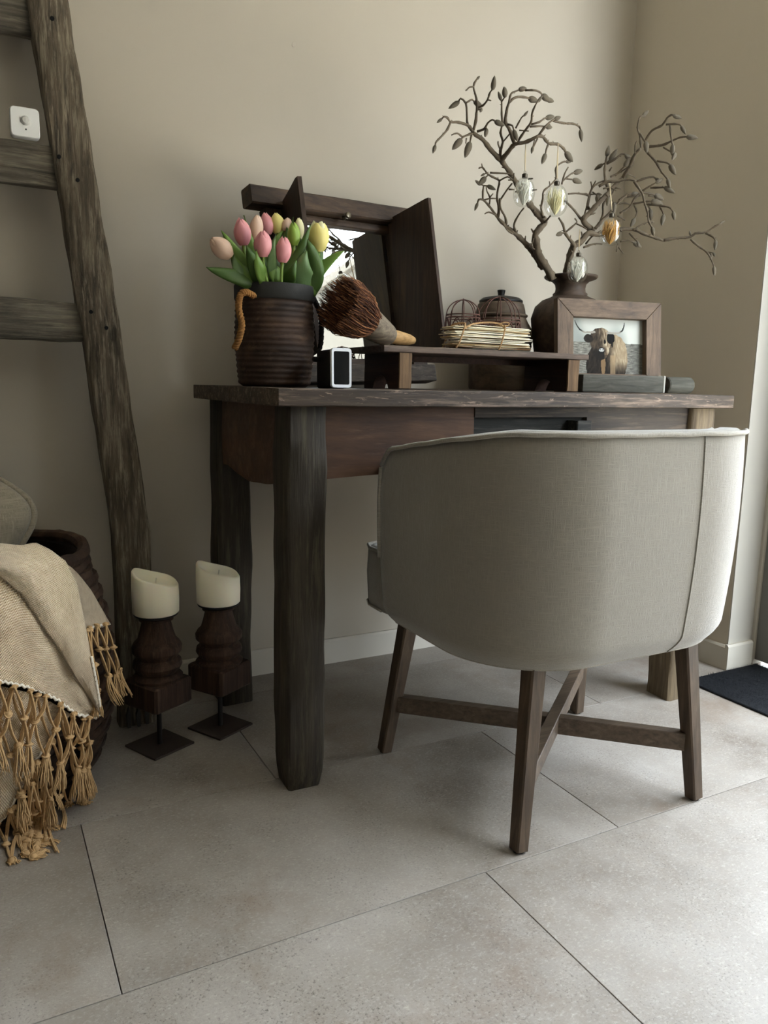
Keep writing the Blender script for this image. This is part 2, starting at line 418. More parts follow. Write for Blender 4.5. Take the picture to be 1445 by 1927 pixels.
for i in range(NS + 1):
    t = i / NS; ring = []
    for j in range(NHs + 1): ring.append(shellpt(t, (j / NHs) ** 1.6, False))
    a, b = shellpt(t, 1, False), shellpt(t, 1, True)
    ring.append(a.lerp(b, .25) + V((0, 0, .009))); ring.append(a.lerp(b, .75) + V((0, 0, .009)))
    for j in range(NHs, -1, -1): ring.append(shellpt(t, (j / NHs) ** 1.6, True))
    rings.append(ring)
# rounded arm fronts
def cap(ring, dirv):
    c = [p for p in ring]; n = len(c); out = []
    for k in (1, 2, 3):
        a = k / 3 * PI / 2; row = []
        for i, p in enumerate(c):
            q = c[n - 1 - i]; m = (p + q) / 2; row.append(m + (p - m) * math.cos(a) + V(dirv) * (0.028 * math.sin(a)))
        out.append(row)
    return out
rings = list(reversed(cap(rings[0], (0, 1, 0)))) + rings + cap(rings[-1], (0, 1, 0))
mb.quads(rings)
mb.build('backrest', M_lin, chair, ang=None)
# piping round the top edge, down the arm front and seams
def pipe(pts, r=0.0042, m=None, nm='piping'): MB().tube(pts, r, 7).build(nm, m or M_pip, chair, ang=None)
pipe([shellpt(i / 90, 1, False) + V((0, 0, .004)) + (shellpt(i / 90, 1, False) - shellpt(i / 90, 1, True)) * 0.045 + V((0, 0, .0006 * math.sin(i * .9))) for i in range(91)])
pipe([shellpt(i / 90, 1, True) + V((0, 0, .004)) for i in range(91)])
for t in (0.0, 1.0):
    pipe([shellpt(t, j / 20, False) + V((-.002 if t == 0 else .002, .003, 0)) for j in range(8, 21)])
ts = [0.565]
for t in ts:
    pipe([shellpt(t, (j / 40) ** 1.6, False) + (shellpt(t, (j / 40) ** 1.6, False) - shellpt(t, (j / 40) ** 1.6, True)) * .012 for j in range(41)], 0.0016, None, 'seam')
pipe([shellpt(i / 90, 0, False) + V((0, 0, .002)) for i in range(91)], 0.0028, None, 'hem')
# seat: upholstered box that follows the shell and stands proud of the arms
def seatpoly(off):
    pts = []
    for i in range(41):
        p = outline(0.14 + 0.72 * i / 40, 0.052 + off); pts.append(p)
    hw = 0.322 - off
    arc = [V((CXc + hw, 1.33, 0)), V((CXc + hw, 1.385 - off, 0)), V((CXc + hw - .012, 1.415 - off, 0)), V((CXc + hw - .05, 1.432 - off, 0)), V((CXc, 1.440 - off, 0)), V((CXc - hw + .05, 1.432 - off, 0)), V((CXc - hw + .012, 1.415 - off, 0)), V((CXc - hw, 1.385 - off, 0)), V((CXc - hw, 1.33, 0))]
    return pts + arc
prof = [(0.030, 0.338), (0.006, 0.340), (0.0, 0.348), (-0.003, 0.41), (-0.001, 0.455), (0.006, 0.468), (0.03, 0.475), (0.12, 0.484)]
mb = MB(); mb.quads([[p + V((0, 0, z)) for p in seatpoly(o)] for o, z in prof]); mb.build('seat', M_lin, chair, ang=0.9)
sp = seatpoly(-0.001)[40:]
pipe([V((p.x, p.y, 0.466)) for p in sp], 0.004)
pipe([V((p.x, p.y, 0.345)) for p in sp], 0.003)
# legs and crossed stretchers
LG = [((0.795, 0.968), (0.835, 1.000)), ((1.218, 0.955), (1.195, 0.992)), ((1.288, 1.372), (1.262, 1.345)), ((0.757, 1.396), (0.792, 1.352))]
for (bx, by), (tx, ty) in LG:
    MB().beam([(bx, by, 0.004), (tx, ty, 0.350)], 0.031, 0.033, seg=6, cham=0.1, taper=lambda t: 0.80 + 0.28 * t).build('leg', M_cleg, chair)
    MB().lathe([(.010, 0), (.010, .005)], (bx, by, 0), 12).build('glide', plain('felt_glide', '1d1a18', .9) if 'felt_glide' not in bpy.data.materials else bpy.data.materials['felt_glide'], chair)
def legat(i, z):
    (bx, by), (tx, ty) = LG[i]; t = z / 0.35; return V((bx + (tx - bx) * t, by + (ty - by) * t, z))
for a, b, dz in ((0, 2, 0.001), (3, 1, 0.0)):
    A, B = legat(a, 0.118), legat(b, 0.118); d = (B - A).normalized(); A = A + d * .012; B = B - d * .012
    up = V((0, 0, 1)); mb = MB(); mb.beam([A + V((0, 0, dz)), B + V((0, 0, dz))], 0.024, 0.036, side=d.cross(up), seg=4, cham=0.06)
    mb.build('stretcher', M_cstr, chair)

# ------------------------------------------------------------------ ladder leaning on the wall
M_lad = wood('weathered_ladder_wood', '2f281f', '655a4a', '9c907a', 'Z', 1.3, 0.85, 1.0, 0.5, 'a79b86')
M_rung = wood('weathered_rung_wood', '3a362f', '625b4f', '8d8473', 'X', 1.3, 0.85, 0.9, 0.4, 'a0957f')
M_hole = plain('bolt_hole', '070605', 0.9)
ladder = thing('ladder', (0.29, 1.785, 0), 'old weathered timber ladder with wide flat rungs leaning on the wall', 'ladder')
RC = [(0.298, 1.785, 0.0), (0.304, 1.812, 0.445), (0.261, 1.842, 0.883), (0.221, 1.868, 1.25), (0.186, 1.890, 1.56), (0.142, 1.915, 1.95)]
mb = MB()
mb.beam(RC, 0.080, 0.052, seg=70, cham=0.10, amp=0.0040, freq=13, seed=11)
rail = mb.build('rail', M_lad, ladder, ang=0.8)
LC = [(-0.42 - (p[0] - .3), p[1], p[2]) for p in RC]
MB().beam(LC, 0.080, 0.052, seg=40, cham=0.10, amp=0.0055, freq=13, seed=12).build('rail', M_lad, ladder, ang=0.8)
def railx(z, R=RC):
    for a, b in zip(R, R[1:]):
        if a[2] <= z <= b[2]:
            f = (z - a[2]) / (b[2] - a[2]); return V(a).lerp(V(b), f)
    return V(R[-1])
for z0, z1, sd in ((0.878, 0.962, 1), (1.197, 1.281, 2), (1.497, 1.583, 3)):
    zc = (z0 + z1) / 2; c = railx(zc); l = railx(zc, LC)
    MB().beam([(l.x, l.y + .006, zc), (c.x - .02, c.y + .006, zc)], 0.030, z1 - z0, side=(0, 1, 0), seg=40, cham=0.10, amp=0.004, freq=14, seed=sd * 5).build('rung', M_rung, ladder, ang=0.8)
for u, v in ((98, 35), (111, 295), (146, 339), (171, 587), (200, 617)):
    p = at(u, v, 1.86); q = railx(p.z); y = q.y - .0265; p = at(u, v, y)
    MB().lathe([(.0001, 0), (.0042, 0), (.0042, .004), (.0001, .004)], (p.x, y - .0022, p.z), 12, axis=(0, 1, 0)).build('bolt_hole', M_hole, ladder)
# hooked iron foot plates at the end of the rail
mb = MB()
for k, (dx, dy) in enumerate(((0.0, -.034), (.022, -.036), (.042, -.030))):
    c = V((0.272 + dx, 1.785 + dy, 0))
    mb.quads([[c + V((sx, 0.004 * 0, 0)) + V((o, yy, z)) for o, yy, z in ((0, 0, .001), (.007, 0, .001), (.009, 0, .03), (.004, 0, .05), (-.002, 0, .03))] for sx, yy0 in ((0, 0),)] + [[c + V((o, .016, z)) for o, z in ((0, .001), (.007, .001), (.009, .03), (.004, .05), (-.002, .03))]])
mb.build('foot_claw', plain('dark_foot', '3a3631', .7), ladder)

# motion sensor standing on the middle rung
M_white = plain('white_plastic', 'e9e8e4', 0.35)
ss = thing('motion_sensor', (0.127, 1.843, 1.2825), 'small white square motion sensor on the ladder rung', 'sensor')
def rrect(w, h, r, n=5):
    out = []
    for cx, cz, a0 in ((w - r, h - r, 0), (-w + r, h - r, PI / 2), (-w + r, -h + r, PI), (w - r, -h + r, 1.5 * PI)):
        for k in range(n + 1): a = a0 + PI / 2 * k / n; out.append((cx + r * math.cos(a), cz + r * math.sin(a)))
    return out
sc = V((0.1275, 1.838, 1.3115))
rr = rrect(0.0275, 0.029, 0.008)
MB().quads([[sc + V((x * s, y, z * s)) for x, z in rr] for s, y in ((.96, .011), (1, .008), (1, -.006), (.985, -.009), (.94, -.0105))]).build('casing', M_white, ss)
MB().lathe([(.0095, -.001), (.0095, .0), (.0088, .003), (.006, .0065), (.0001, .0078)], sc + V((.001, -.0105, .003)), 20, axis=(0, -1, 0)).build('lens', plain('frosted_lens', 'cfcdc6', 0.25), ss)
MB().lathe([(.0001, 0), (.0017, 0), (.0015, .0008), (.0001, .0009)], sc + V((.001, -.0105, -.0135)), 10, axis=(0, -1, 0)).build('led_window', M_hole, ss)

# ------------------------------------------------------------------ basket
BC = V((-0.05, 1.62, 0))
BPROF = [(0.0, .205), (.02, .222), (.06, .243), (.12, .262), (.2, .273), (.27, .272), (.33, .263), (.40, .246), (.445, .232), (.465, .226)]
def brad(z):
    for (z0, r0), (z1, r1) in zip(BPROF, BPROF[1:]):
        if z0 <= z <= z1: return r0 + (r1 - r0) * (z - z0) / (z1 - z0)
    return BPROF[0][1] if z < 0 else -1
M_bask = wood('dark_bark_basket', '1c130d', '3a281b', '5c4330', 'X', 1.0, 0.85, 1.0, 0.3, '6b5440', streak=6.0)
basket = thing('basket', (BC.x, BC.y, 0), 'big round dark woven bark basket on the floor at left', 'basket')
mb = MB()
inn = [(brad(z) - .014, z) for z in (.455, .40, .33, .25, .15, .06, .02)] + [(.0005, .02)]
mb.lathe([(.0005, 0.001)] + [(brad(z), z) for z in (0.001, .02, .06, .12, .2, .27, .33, .40, .445, .462)] + inn, BC, 64, cap0=False, cap1=False)
mb.build('shell', plain('basket_core', '20150e', .9), basket)
nb = 26
for k in range(nb):                       # flat bark bands, wrapped one above the other
    z0 = 0.004 + 0.455 * k / nb; z1 = z0 + 0.455 / nb * 0.92; rings = []
    N = 72
    for i in range(N):
        a = 2 * PI * i / N; ov = 0.003 * math.sin(a * 14 + PI * (k % 2)) + .002 * noise.noise(V((math.cos(a) * 3, math.sin(a) * 3, k)))
        zz = .003 * math.sin(a * 3 + k); d = V((math.cos(a), math.sin(a), 0))
        rings.append([BC + d * (brad(min(.46, max(0, z + zz))) + o + ov) + V((0, 0, max(0.001, z + zz))) for z, o in ((z0, .001), (z0 + .002, .0065), (z1 - .002, .0065), (z1, .001))])
    rings.append(rings[0])
    MB().quads(rings, True, False, False).build('bark_band', M_bask, basket)
rim = [BC + V((math.cos(a), math.sin(a), 0)) * .228 + V((0, 0, .466 + .004 * math.sin(a * 5))) for a in [2 * PI * i / 72 for i in range(73)]]
MB().tube(rim, [.013 + .003 * noise.noise(p * 30) for p in rim], 8, False).build('rim', M_bask, basket)

# cushion in the basket
M_cush = fabric('grey_felted_cushion', '6f6655', '9c917c', 420.0, 0.6, '857a67')
cu = thing('cushion', (-0.06, 1.70, 0.30), 'grey-beige cushion with a rolled edge stuffed in the basket', 'cushion')
CM = Matrix.Translation((-0.075, 1.70, 0.505)) @ Matrix.Rotation(-0.30, 4, 'X') @ Matrix.Rotation(0.62, 4, 'Y')
def cushion(a, b, hw=.165, th=.062):
    x = math.copysign(abs(math.cos(a)) ** 0.42, math.cos(a)); z = math.copysign(abs(math.sin(a)) ** 0.42, math.sin(a))
    return x, z
rings = []
nA, nB = 56, 14
for j in range(nB + 1):
    f = -1 + 2 * j / nB; s = (1 - abs(f) ** 2.6) ** 0.55 if abs(f) < 1 else 0.0
    s = max(s, 0.02); ring = []
    for i in range(nA):
        x, z = cushion(2 * PI * i / nA, 0); 
        p = V((x * .138 * s, f * .062, z * .138 * s)); p += V((0, .007 * noise.noise(V((x * 4, z * 4, j * .05))), 0)) * s
        ring.append(CM @ p)
    rings.append(ring)
MB().quads(rings).build('cover', M_cush, cu, ang=None)
MB().tube([CM @ V((cushion(2 * PI * i / 80, 0)[0] * .141, 0, cushion(2 * PI * i / 80, 0)[1] * .141)) for i in range(81)], .0075, 8, False).build('rolled_edge', M_cush, cu, ang=None)

# ------------------------------------------------------------------ throw with knotted fringe
DOME = BPROF + [(.48, .205), (.495, .17), (.508, .11), (.514, .01)]
def drad(z):
    if z < 0: return .205
    for (z0, r0), (z1, r1) in zip(DOME, DOME[1:]):
        if z0 <= z <= z1: return r0 + (r1 - r0) * (z - z0) / (z1 - z0)
    return -1.0
def on(u, v, d):
    q = on_(u, v, d)
    return q if q.z > .004 else atz(u, v, .004)
def on_(u, v, d):
    """point where the sight line meets the draped outside of the basket, d above it"""
    r = ray(u, v); best = None
    t = 0.9 / r.y; dt = 0.006 / r.y; prev = None
    for k in range(160):
        p = r * (t + dt * k) + V((0, 0, H)); q = math.hypot(p.x - BC.x, p.y - BC.y)
        zr = drad(p.z - d * 0.6)
        g = q - (zr + d if zr > 0 else 0.0) if zr > 0 else q + max(0, (p.z - d * .6 - .514)) * 3
        if prev is not None and g < 0:
            pg, pp = prev; return pp.lerp(p, pg / (pg - g) if pg - g else 0)
        if best is None or g < best[0]: best = (g, p)
        prev = (g, p)
    return best[1]
def poly(pts, t):
    L = [0.0]
    for a, b in zip(pts, pts[1:]): L.append(L[-1] + math.hypot(b[0] - a[0], b[1] - a[1]))
    s = t * L[-1]
    for k in range(len(pts) - 1):
        if s <= L[k + 1] or k == len(pts) - 2:
            f = (s - L[k]) / (L[k + 1] - L[k]); return (pts[k][0] + (pts[k + 1][0] - pts[k][0]) * f, pts[k][1] + (pts[k + 1][1] - pts[k][1]) * f)
def weave(name, c1, c2, c3):
    t = NT(name); uv = t.mapping((1, 1, 1), src='UV'); sx = t.new('ShaderNodeSeparateXYZ'); t.link(uv, sx.inputs[0])
    wob = t.math('MULTIPLY', t.noise(t.mapping((1, 1, 1)), 60.0, 2), 2.4)
    a = t.math('SINE', t.math('ADD', t.math('MULTIPLY', sx.outputs[0], 2 * PI), wob)); b = t.math('SINE', t.math('ADD', t.math('MULTIPLY', sx.outputs[1], 2 * PI), wob))
    h = t.math('ADD', t.math('MULTIPLY', t.math('MULTIPLY', a, b), 0.5), 0.5)
    n = t.noise(t.mapping((1, 1, 1)), 90.0, 4, 0.7); lo = t.noise(t.mapping((1, 1, 1)), 9.0, 3)
    c = t.ramp(t.math('ADD', t.math('MULTIPLY', h, 0.6), t.math('MULTIPLY', n, 0.4)), [(0.16, c1), (0.38, c2), (0.64, c3)])
    c = t.mix(t.math('MULTIPLY', t.ramp(lo, [(0.45, (0, 0, 0)), (0.7, (1, 1, 1))]), 0.35), c, 'c9ab8c')
    t.base(c); t.rough(0.95, 0.1); t.p.inputs['Sheen Weight'].default_value = .2
    t.bump(t.math('ADD', h, t.math('MULTIPLY', n, 0.9)), 1.0, 0.0022); return t.m
M_thr = weave('cream_open_weave', '8c6c46', 'dec196', 'fdebcf')
M_fri = plain('tan_cotton_cord', 'ab8a60', 0.9, 0.4, 'cdab7e', 60.0, 0.4, 260.0, spec=0.1)
M_hem = plain('cream_selvedge', 'e6dccb', 0.9, 0.4, 'f0e8da', 80.0, 0.5, 300.0, spec=0.1)
throw = thing('throw_blanket', (0.02, 1.36, 0.0), 'cream open-weave throw with tan knotted fringe draped over the basket', 'blanket')
def layer(name, A, B, d0, nu, nv, ripple=.006, seed=0, bulge=0.0, dens=150):
    lift = {}
    def fn(a, b):
        p, q = poly(A, a), poly(B, a); u = p[0] + (q[0] - p[0]) * b; v = p[1] + (q[1] - p[1]) * b
        d = d0 + ripple * noise.noise(V((a * 5, b * 2.2, seed))) + bulge * math.sin(PI * b) + .0015 * noise.noise(V((a * 30, b * 30, seed)))
        return on(u, v, d)
    mb = MB(); mb.grid(fn, nu, nv, True, dens * 0.42, dens * 0.24)
    o = mb.build(name, M_thr, throw, ang=None)
    so = o.modifiers.new('thickness', 'SOLIDIFY'); so.thickness = 0.003; so.offset = -1
    return o
topA = [(-60, 1024), (0, 1022), (40, 1026), (66, 1020), (95, 1034), (124, 1056), (146, 1100), (158, 1160), (172, 1235), (184, 1300), (189, 1338)]
botA = [(-60, 1062), (0, 1086), (40, 1118), (82, 1182), (112, 1222), (140, 1270), (160, 1300), (186, 1342)]
hemB = [(-60, 1268), (-20, 1278), (0, 1282), (40, 1290), (75, 1300), (110, 1318), (135, 1338), (150, 1346), (181, 1350)]
botAu = [(-60, 1050), (0, 1074), (40, 1106), (82, 1170), (112, 1210), (140, 1258), (160, 1290), (184, 1335)]
layer('lower_fold', botAu, hemB, .020, 60, 26, .008, 3)
layer('top_fold', topA, botA, .031, 60, 24, .010, 1, .006)
rightC = [(110, 1050), (138, 1072), (168, 1110), (190, 1148), (206, 1176)]
leftC = [(110, 1090), (128, 1110), (146, 1140), (152, 1165), (156, 1186)]
layer('side_fold', rightC, leftC, .012, 30, 12, .003, 8)
upD = [(-60, 1278), (0, 1290), (40, 1300), (80, 1312), (110, 1330), (130, 1345)]
loD = [(-60, 1566), (-20, 1556), (2, 1545), (16, 1528), (32, 1498), (45, 1476), (58, 1446), (90, 1400), (112, 1366)]
layer('under_fold', upD, loD, .010, 44, 34, .005, 6)
# wavy hems
def hem(pts, d, n=90, r=.0024):
    q = [on(*[c + (0 if k == 0 else 2.2 * math.sin(i * 1.7)) for k, c in enumerate(poly(pts, i / n))], d) for i in range(n + 1)]
    MB().tube(q, r, 6).build('hem', M_hem, throw, ang=None)
hem(hemB, .023); hem(loD, .014, 70); hem([(156, 1186), (180, 1180), (206, 1174)], .016, 26); hem([(172, 1235), (184, 1300), (190, 1340), (186, 1346)], .036, 50)
# macrame: rows of knots joined by doubled cords, tassels below
def tassel(mb, p, ln, lean, n=7, seed=0):
    """cords that fall from a knot"""
    for k in range(n):
        a = 2 * PI * k / n; r0 = .003; r1 = .0095 + rnd(-.002, .003); L = ln * rnd(.86, 1.04)
        pts = []
        for i in range(6):
            f = i / 5; rr = r0 + (r1 - r0) * min(1, f * 1.3); b = a + rnd(-.25, .25)
            q = p + V((math.cos(b) * rr + lean[0] * f * f, math.sin(b) * rr * .55 + lean[1] * f * f, -L * f))
            q.z = max(q.z, .003); pts.append(q)
        mb.tube(pts, [.0014, .0014, .0014, .0013, .0012, .0009], 4)
cordmb = None
def cordpair(a, b, d, sag=4.0, n=6):
    sway = rnd(-5, 5)
    for s in (-1, 0, 1):
        pts = []
        for i in range(n + 1):
            f = i / n; bow = math.sin(PI * f)
            u = a[0] + (b[0] - a[0]) * f + s * 2.0 * bow + sway * bow; v = a[1] + (b[1] - a[1]) * f + (sag + s * 1.4) * bow
            pts.append(on(u, v, d + .004 * bow + .002 * s))
        cordmb.tube(pts, .0016, 5)
km = MB(); KR = .0062
km.ball((0, 0, 0), KR, 8, 6, (1.05, .95, .9))
km.tube([V((math.cos(a) * KR * 1.05, math.sin(a) * KR * .9, .35 * KR * math.sin(a + 1))) for a in [2 * PI * i / 10 for i in range(11)]], .002, 5, False)
knot_me = km.mesh('knot', M_fri, ang=None)
def knot(p, s=1.0):
    o = link('knot', knot_me, throw); o.location = p - V(throw.location); o.scale = (s, s, s); o.rotation_euler = (rnd(-.5, .5), rnd(-.5, .5), rnd(0, 6))
def fringe(hemline, n, rows, d, tl, jit=5, lean=(0, 0), u_shift=0.0):
    global cordmb
    cordmb = MB(); prev = None; pts0 = [poly(hemline, (i + .5) / n) for i in range(n)]
    last = pts0; r = 0
    for dv in rows:
        cur = []
        m = len(last)
        cand = [((last[i][0] + last[min(i + 1, m - 1)][0]) / 2 + u_shift + rnd(-jit, jit) * 1.2, max(last[i][1], last[min(i + 1, m - 1)][1]) + dv + rnd(-jit, jit)) for i in range(m)]
        for i, c in enumerate(cand):
            cordpair(last[i], c, d + rnd(0, .006)); 
            if i + 1 < m: cordpair(last[i + 1], c, d + rnd(0, .006))
            cur.append(c); knot(on(c[0], c[1], d + .004))
        last = cur; r += 1
    for i, c in enumerate(pts0): knot(on(c[0], c[1], d + .003), .84)
    cordmb.build('fringe_cords', M_fri, throw, ang=None)
    for i, c in enumerate(last):
        p = on(c[0], c[1], d + .006)
        mb = MB(); tassel(mb, p, tl * rnd(.85, 1.15), (lean[0] + rnd(-.006, .006), lean[1] - .006), 12, i)
        mb.build('tassel', M_fri, throw, ang=None)
random.seed(5)
fringe([(-50, 1284), (0, 1287), (40, 1296), (75, 1305), (110, 1323), (135, 1342), (150, 1350), (184, 1352)], 8, (46, 46), .026, .060)
fringe([(-50, 1286), (20, 1296), (75, 1309), (120, 1332), (150, 1352), (182, 1352)], 5, (60, 52, 46), .018, .055)
fringe([(160, 1184), (182, 1178), (207, 1173)], 3, (44, 46), .018, .052, 4, (.012, 0), 10)
fringe([(161, 1188), (174, 1184)], 2, (66, 50), .022, .050, 3, (.0, 0), 5)
fringe([(-20, 1560), (6, 1546), (24, 1520), (40, 1490), (60, 1440), (100, 1398)], 6, (38, 34), .016, .046, 4, (.004, 0), 4)
fringe([(12, 1540), (36, 1500), (54, 1460), (80, 1420)], 4, (40, 40), .022, .052, 4, (.004, 0), 8)
fringe([(20, 1530), (44, 1496), (66, 1470)], 3, (46, 44), .020, .062, 4, (.010, 0), 10)
fringe([(34, 1512), (60, 1478), (92, 1440)], 3, (52, 48), .030, .046, 5, (.012, -.01), 6)
fringe([(26, 1546), (50, 1520)], 2, (40,), .034, .040, 5, (.026, -.012), 8)
for path in ([(36, 1560), (38, 1590), (50, 1613), (80, 1604)], [(58, 1574), (54, 1596), (66, 1610), (84, 1598)], [(84, 1540), (92, 1562), (98, 1584), (107, 1603)], [(112, 1500), (118, 1520), (122, 1540), (118, 1558)]):
    mb = MB(); p0 = on(path[0][0], path[0][1], .03); knot(p0)
    for k in range(8):
        e = rnd(-3.5, 3.5); pts = []
        for i in range(9):
            f = i / 8; j = min(int(f * 3), 2); g = f * 3 - j; u = path[j][0] + (path[j + 1][0] - path[j][0]) * g; v = path[j][1] + (path[j + 1][1] - path[j][1]) * g
            q = on(u + e * (.4 + f), v + e * .5 * f, .03); q.z = max(q.z, .0025 + .0015 * (k % 3)); pts.append(q)
        mb.tube(pts, .0014, 4)
    mb.build('tassel', M_fri, throw, ang=None)
fringe([(104, 1352), (140, 1350), (170, 1352)], 3, (58, 50), .012, .050, 5, (.004, 0), 8)

# ------------------------------------------------------------------ candle stands
M_turn = wood('old_turned_wood', '1e140e', '3b291d', '56402f', 'Z', 1.2, 0.8, 0.6, 0.3, '6e5642')
M_iron = plain('rusty_iron_plate', '2b231e', 0.75, 0.5, '3d3028', 30, 0.2, 200)
M_rod = plain('dark_iron_rod', '2a2725', 0.55, metal=0.6)
M_wax = NT('ivory_wax'); M_wax.base('f6eed6'); M_wax.rough(0.42); M_wax.p.inputs['Subsurface Weight'].default_value = 0.25; M_wax.p.inputs['Subsurface Radius'].default_value = (.02, .014, .008); M_wax.p.inputs['Subsurface Scale'].default_value = .3; M_wax = M_wax.m
M_wick = plain('candle_wick', 'd9d2bf', .8)
def candleset(c, zblk0, zblk1, rot, ztop, dirn, tilt, lab1, lab2):
    c = V(c); Rz = Matrix.Translation(c) @ Matrix.Rotation(rot, 4, 'Z')
    t = thing('candle_stand', (c.x, c.y, 0), lab1, 'candle holder', 'salvaged baluster candle stands')
    MB().box(-.053, .053, -.053, .053, 0, .005, .001, M=Rz).build('base_plate', M_iron, t)
    MB().lathe([(.0055, .005), (.0055, zblk0 + .004)], c, 12).build('rod', M_rod, t)
    M2 = Matrix.Translation(c) @ Matrix.Rotation(rot + .06, 4, 'Z')
    mb = MB(); a = .052; z0, z1 = zblk0, zblk1
    sec = lambda s, z: [M2 @ V((x * s, y * s, z + .002 * noise.noise(V((x * 30, y * 30, z * 9))))) for x, y in ((-a + .005, -a), (a - .005, -a), (a, -a + .005), (a, a - .005), (a - .005, a), (-a + .005, a), (-a, a - .005), (-a, -a + .005))]
    mb.quads([sec(.94, z0), sec(1, z0 + .004), sec(1.0, (z0 + z1) / 2), sec(1, z1 - .004), sec(.93, z1)]); mb.build('block', M_turn, t)
    h = ztop - z1
    pr = [(.050, 0), (.053, .06), (.048, .10), (.040, .12), (.047, .17), (.052, .24), (.050, .31), (.042, .36), (.044, .40), (.0515, .46), (.0525, .54), (.048, .60), (.040, .66), (.035, .78), (.031, .90), (.030, .955), (.036, .965), (.036, 1.0), (.001, 1.0)]
    MB().lathe([(r, z1 - .002 + z * h) for r, z in pr], c, 36, lambda a, z: .012 * math.sin(2 * a + z * 9)).build('baluster', M_turn, t)
    MB().lathe([(.038, 0), (.046, .004), (.047, .007), (.001, .007)], c + V((0, 0, ztop)), 32).build('drip_tray', M_rod, t)
    # candle with a molten, sloping rim
    k = thing('pillar_candle', (c.x, c.y, ztop + .007), lab2, 'candle', 'ivory pillar candles')
    R_, hb = .0485, .064; n = 56; rings = []
    def rimz(a): return hb + .030 * (0.5 + 0.5 * math.cos(a - dirn)) ** 1.1 + .002 * math.sin(3 * a)
    C0 = c + V((0, 0, ztop + .0075))
    def ring(r, zf): return [C0 + V((r * math.cos(a), r * math.sin(a), zf(a))) for a in [2 * PI * i / n for i in range(n)]]
    rings = [ring(R_ - .003, lambda a: 0), ring(R_, lambda a: .003), ring(R_ + .0008, lambda a: rimz(a) * .5), ring(R_, lambda a: rimz(a) - .004), ring(R_ - .0025, rimz), ring(R_ - .0055, lambda a: rimz(a) - .001), ring(R_ - .009, lambda a: rimz(a) - .009), ring(R_ - .016, lambda a: hb - .004 + (rimz(a) - hb) * .35), ring(.012, lambda a: hb - .008), ring(.001, lambda a: hb - .008)]
    MB().quads(rings).build('wax', M_wax, k, ang=None)
    MB().tube([C0 + V((.0, 0, hb - .009)), C0 + V((.001, 0, hb + .003)), C0 + V((.0025, 0, hb + .012))], .0011, 6).build('wick', M_wick, k)
candleset((0.321, 1.637, 0), at(300, 1338, 1.60).z + .004, at(300, 1275, 1.637).z, 0.45, at(293, 1153, 1.637).z - .007, 2.75, 0, 'turned dark baluster candle stand nearer the basket', 'ivory pillar candle beside the ladder, left of the pair')
candleset((0.467, 1.670, 0), at(420, 1305, 1.635).z + .004, at(415, 1245, 1.67).z, 0.50, at(412, 1134, 1.67).z - .007, 2.75, 0, 'turned brown baluster candle stand beside the rear desk leg', 'ivory pillar candle in front of the rear desk leg')

# ------------------------------------------------------------------ mirror in an old shutter frame, leaning on the wall
DT = DZ + .0008
M_mfr = wood('dark_brown_shutter_wood', '281d14', '463526', '604b37', 'X', 1.3, 0.6, 0.35, 0.15, '7a6252')
M_mfz = wood('dark_brown_shutter_upright', '241a12', '3e2e21', '564230', 'Z', 1.3, 0.6, 0.35, 0.15, '7a6252')
M_sill = wood('grey_brown_mirror_sill', '2e2822', '4d443b', '675c50', 'X', 1.2, 0.75, 0.5, 0.4, '8a7f70')
mt_ = NT('mirror_silver'); mt_.base('f2f4f2'); mt_.rough(0.015); mt_.p.inputs['Metallic'].default_value = 1.0
MYAW, MLEAN, MROLL = math.radians(9), math.radians(10.5), math.radians(1.7)
MO = V((0.868, 1.785, DT + .0125))            # foot of the frame, middle
MM = Matrix.Translation(MO) @ Matrix.Rotation(MYAW, 4, 'Z') @ Matrix.Rotation(-MLEAN, 4, 'X') @ Matrix.Rotation(-MROLL, 4, 'Y')
def L(u, t, w_): return MM @ V((u, -t, w_))     # u right, t towards the room, w up the frame
mirror = thing('mirror', MO, 'dark wooden window-frame mirror with two open shutters on the desk', 'mirror')
def lbox(u0, u1, t0, t1, w0, w1, bev=.002):
    return MB().box(u0, u1, -t1, -t0, w0, w1, bev, M=MM)
MHT = 0.452
hd = MB(); hd.beam([L(-.262, .012, MHT - .021), L(.262, .012, MHT - .021)], .048, .043, side=MM.to_3x3() @ V((0, 1, 0)), seg=14, cham=.08, amp=.001, seed=2)
hd.build('header', M_mfr, mirror)
lbox(-.262, .236, -.012, .036, -.004, .040).build('sill', M_sill, mirror)
for a, b in ((-.222, -.172), (.172, .222)): lbox(a, b, -.010, .022, .040, MHT - .043).build('jamb', M_mfz, mirror)
for a, b in ((-.171, -.150), (.150, .171)): lbox(a, b, -.010, .012, .058, MHT - .062).build('inner_frame', M_mfz, mirror)
lbox(-.171, .171, -.010, .012, .041, .058).build('inner_frame', M_mfr, mirror); lbox(-.171, .171, -.010, .012, MHT - .062, MHT - .0435).build('inner_frame', M_mfr, mirror)
lbox(-.149, .149, -.004, .0, .059, MHT - .063, 0).build('glass', mt_.m, mirror, smooth=False)
lbox(-.171, .171, -.016, -.011, .041, MHT - .044).build('back_panel', M_mfr, mirror)
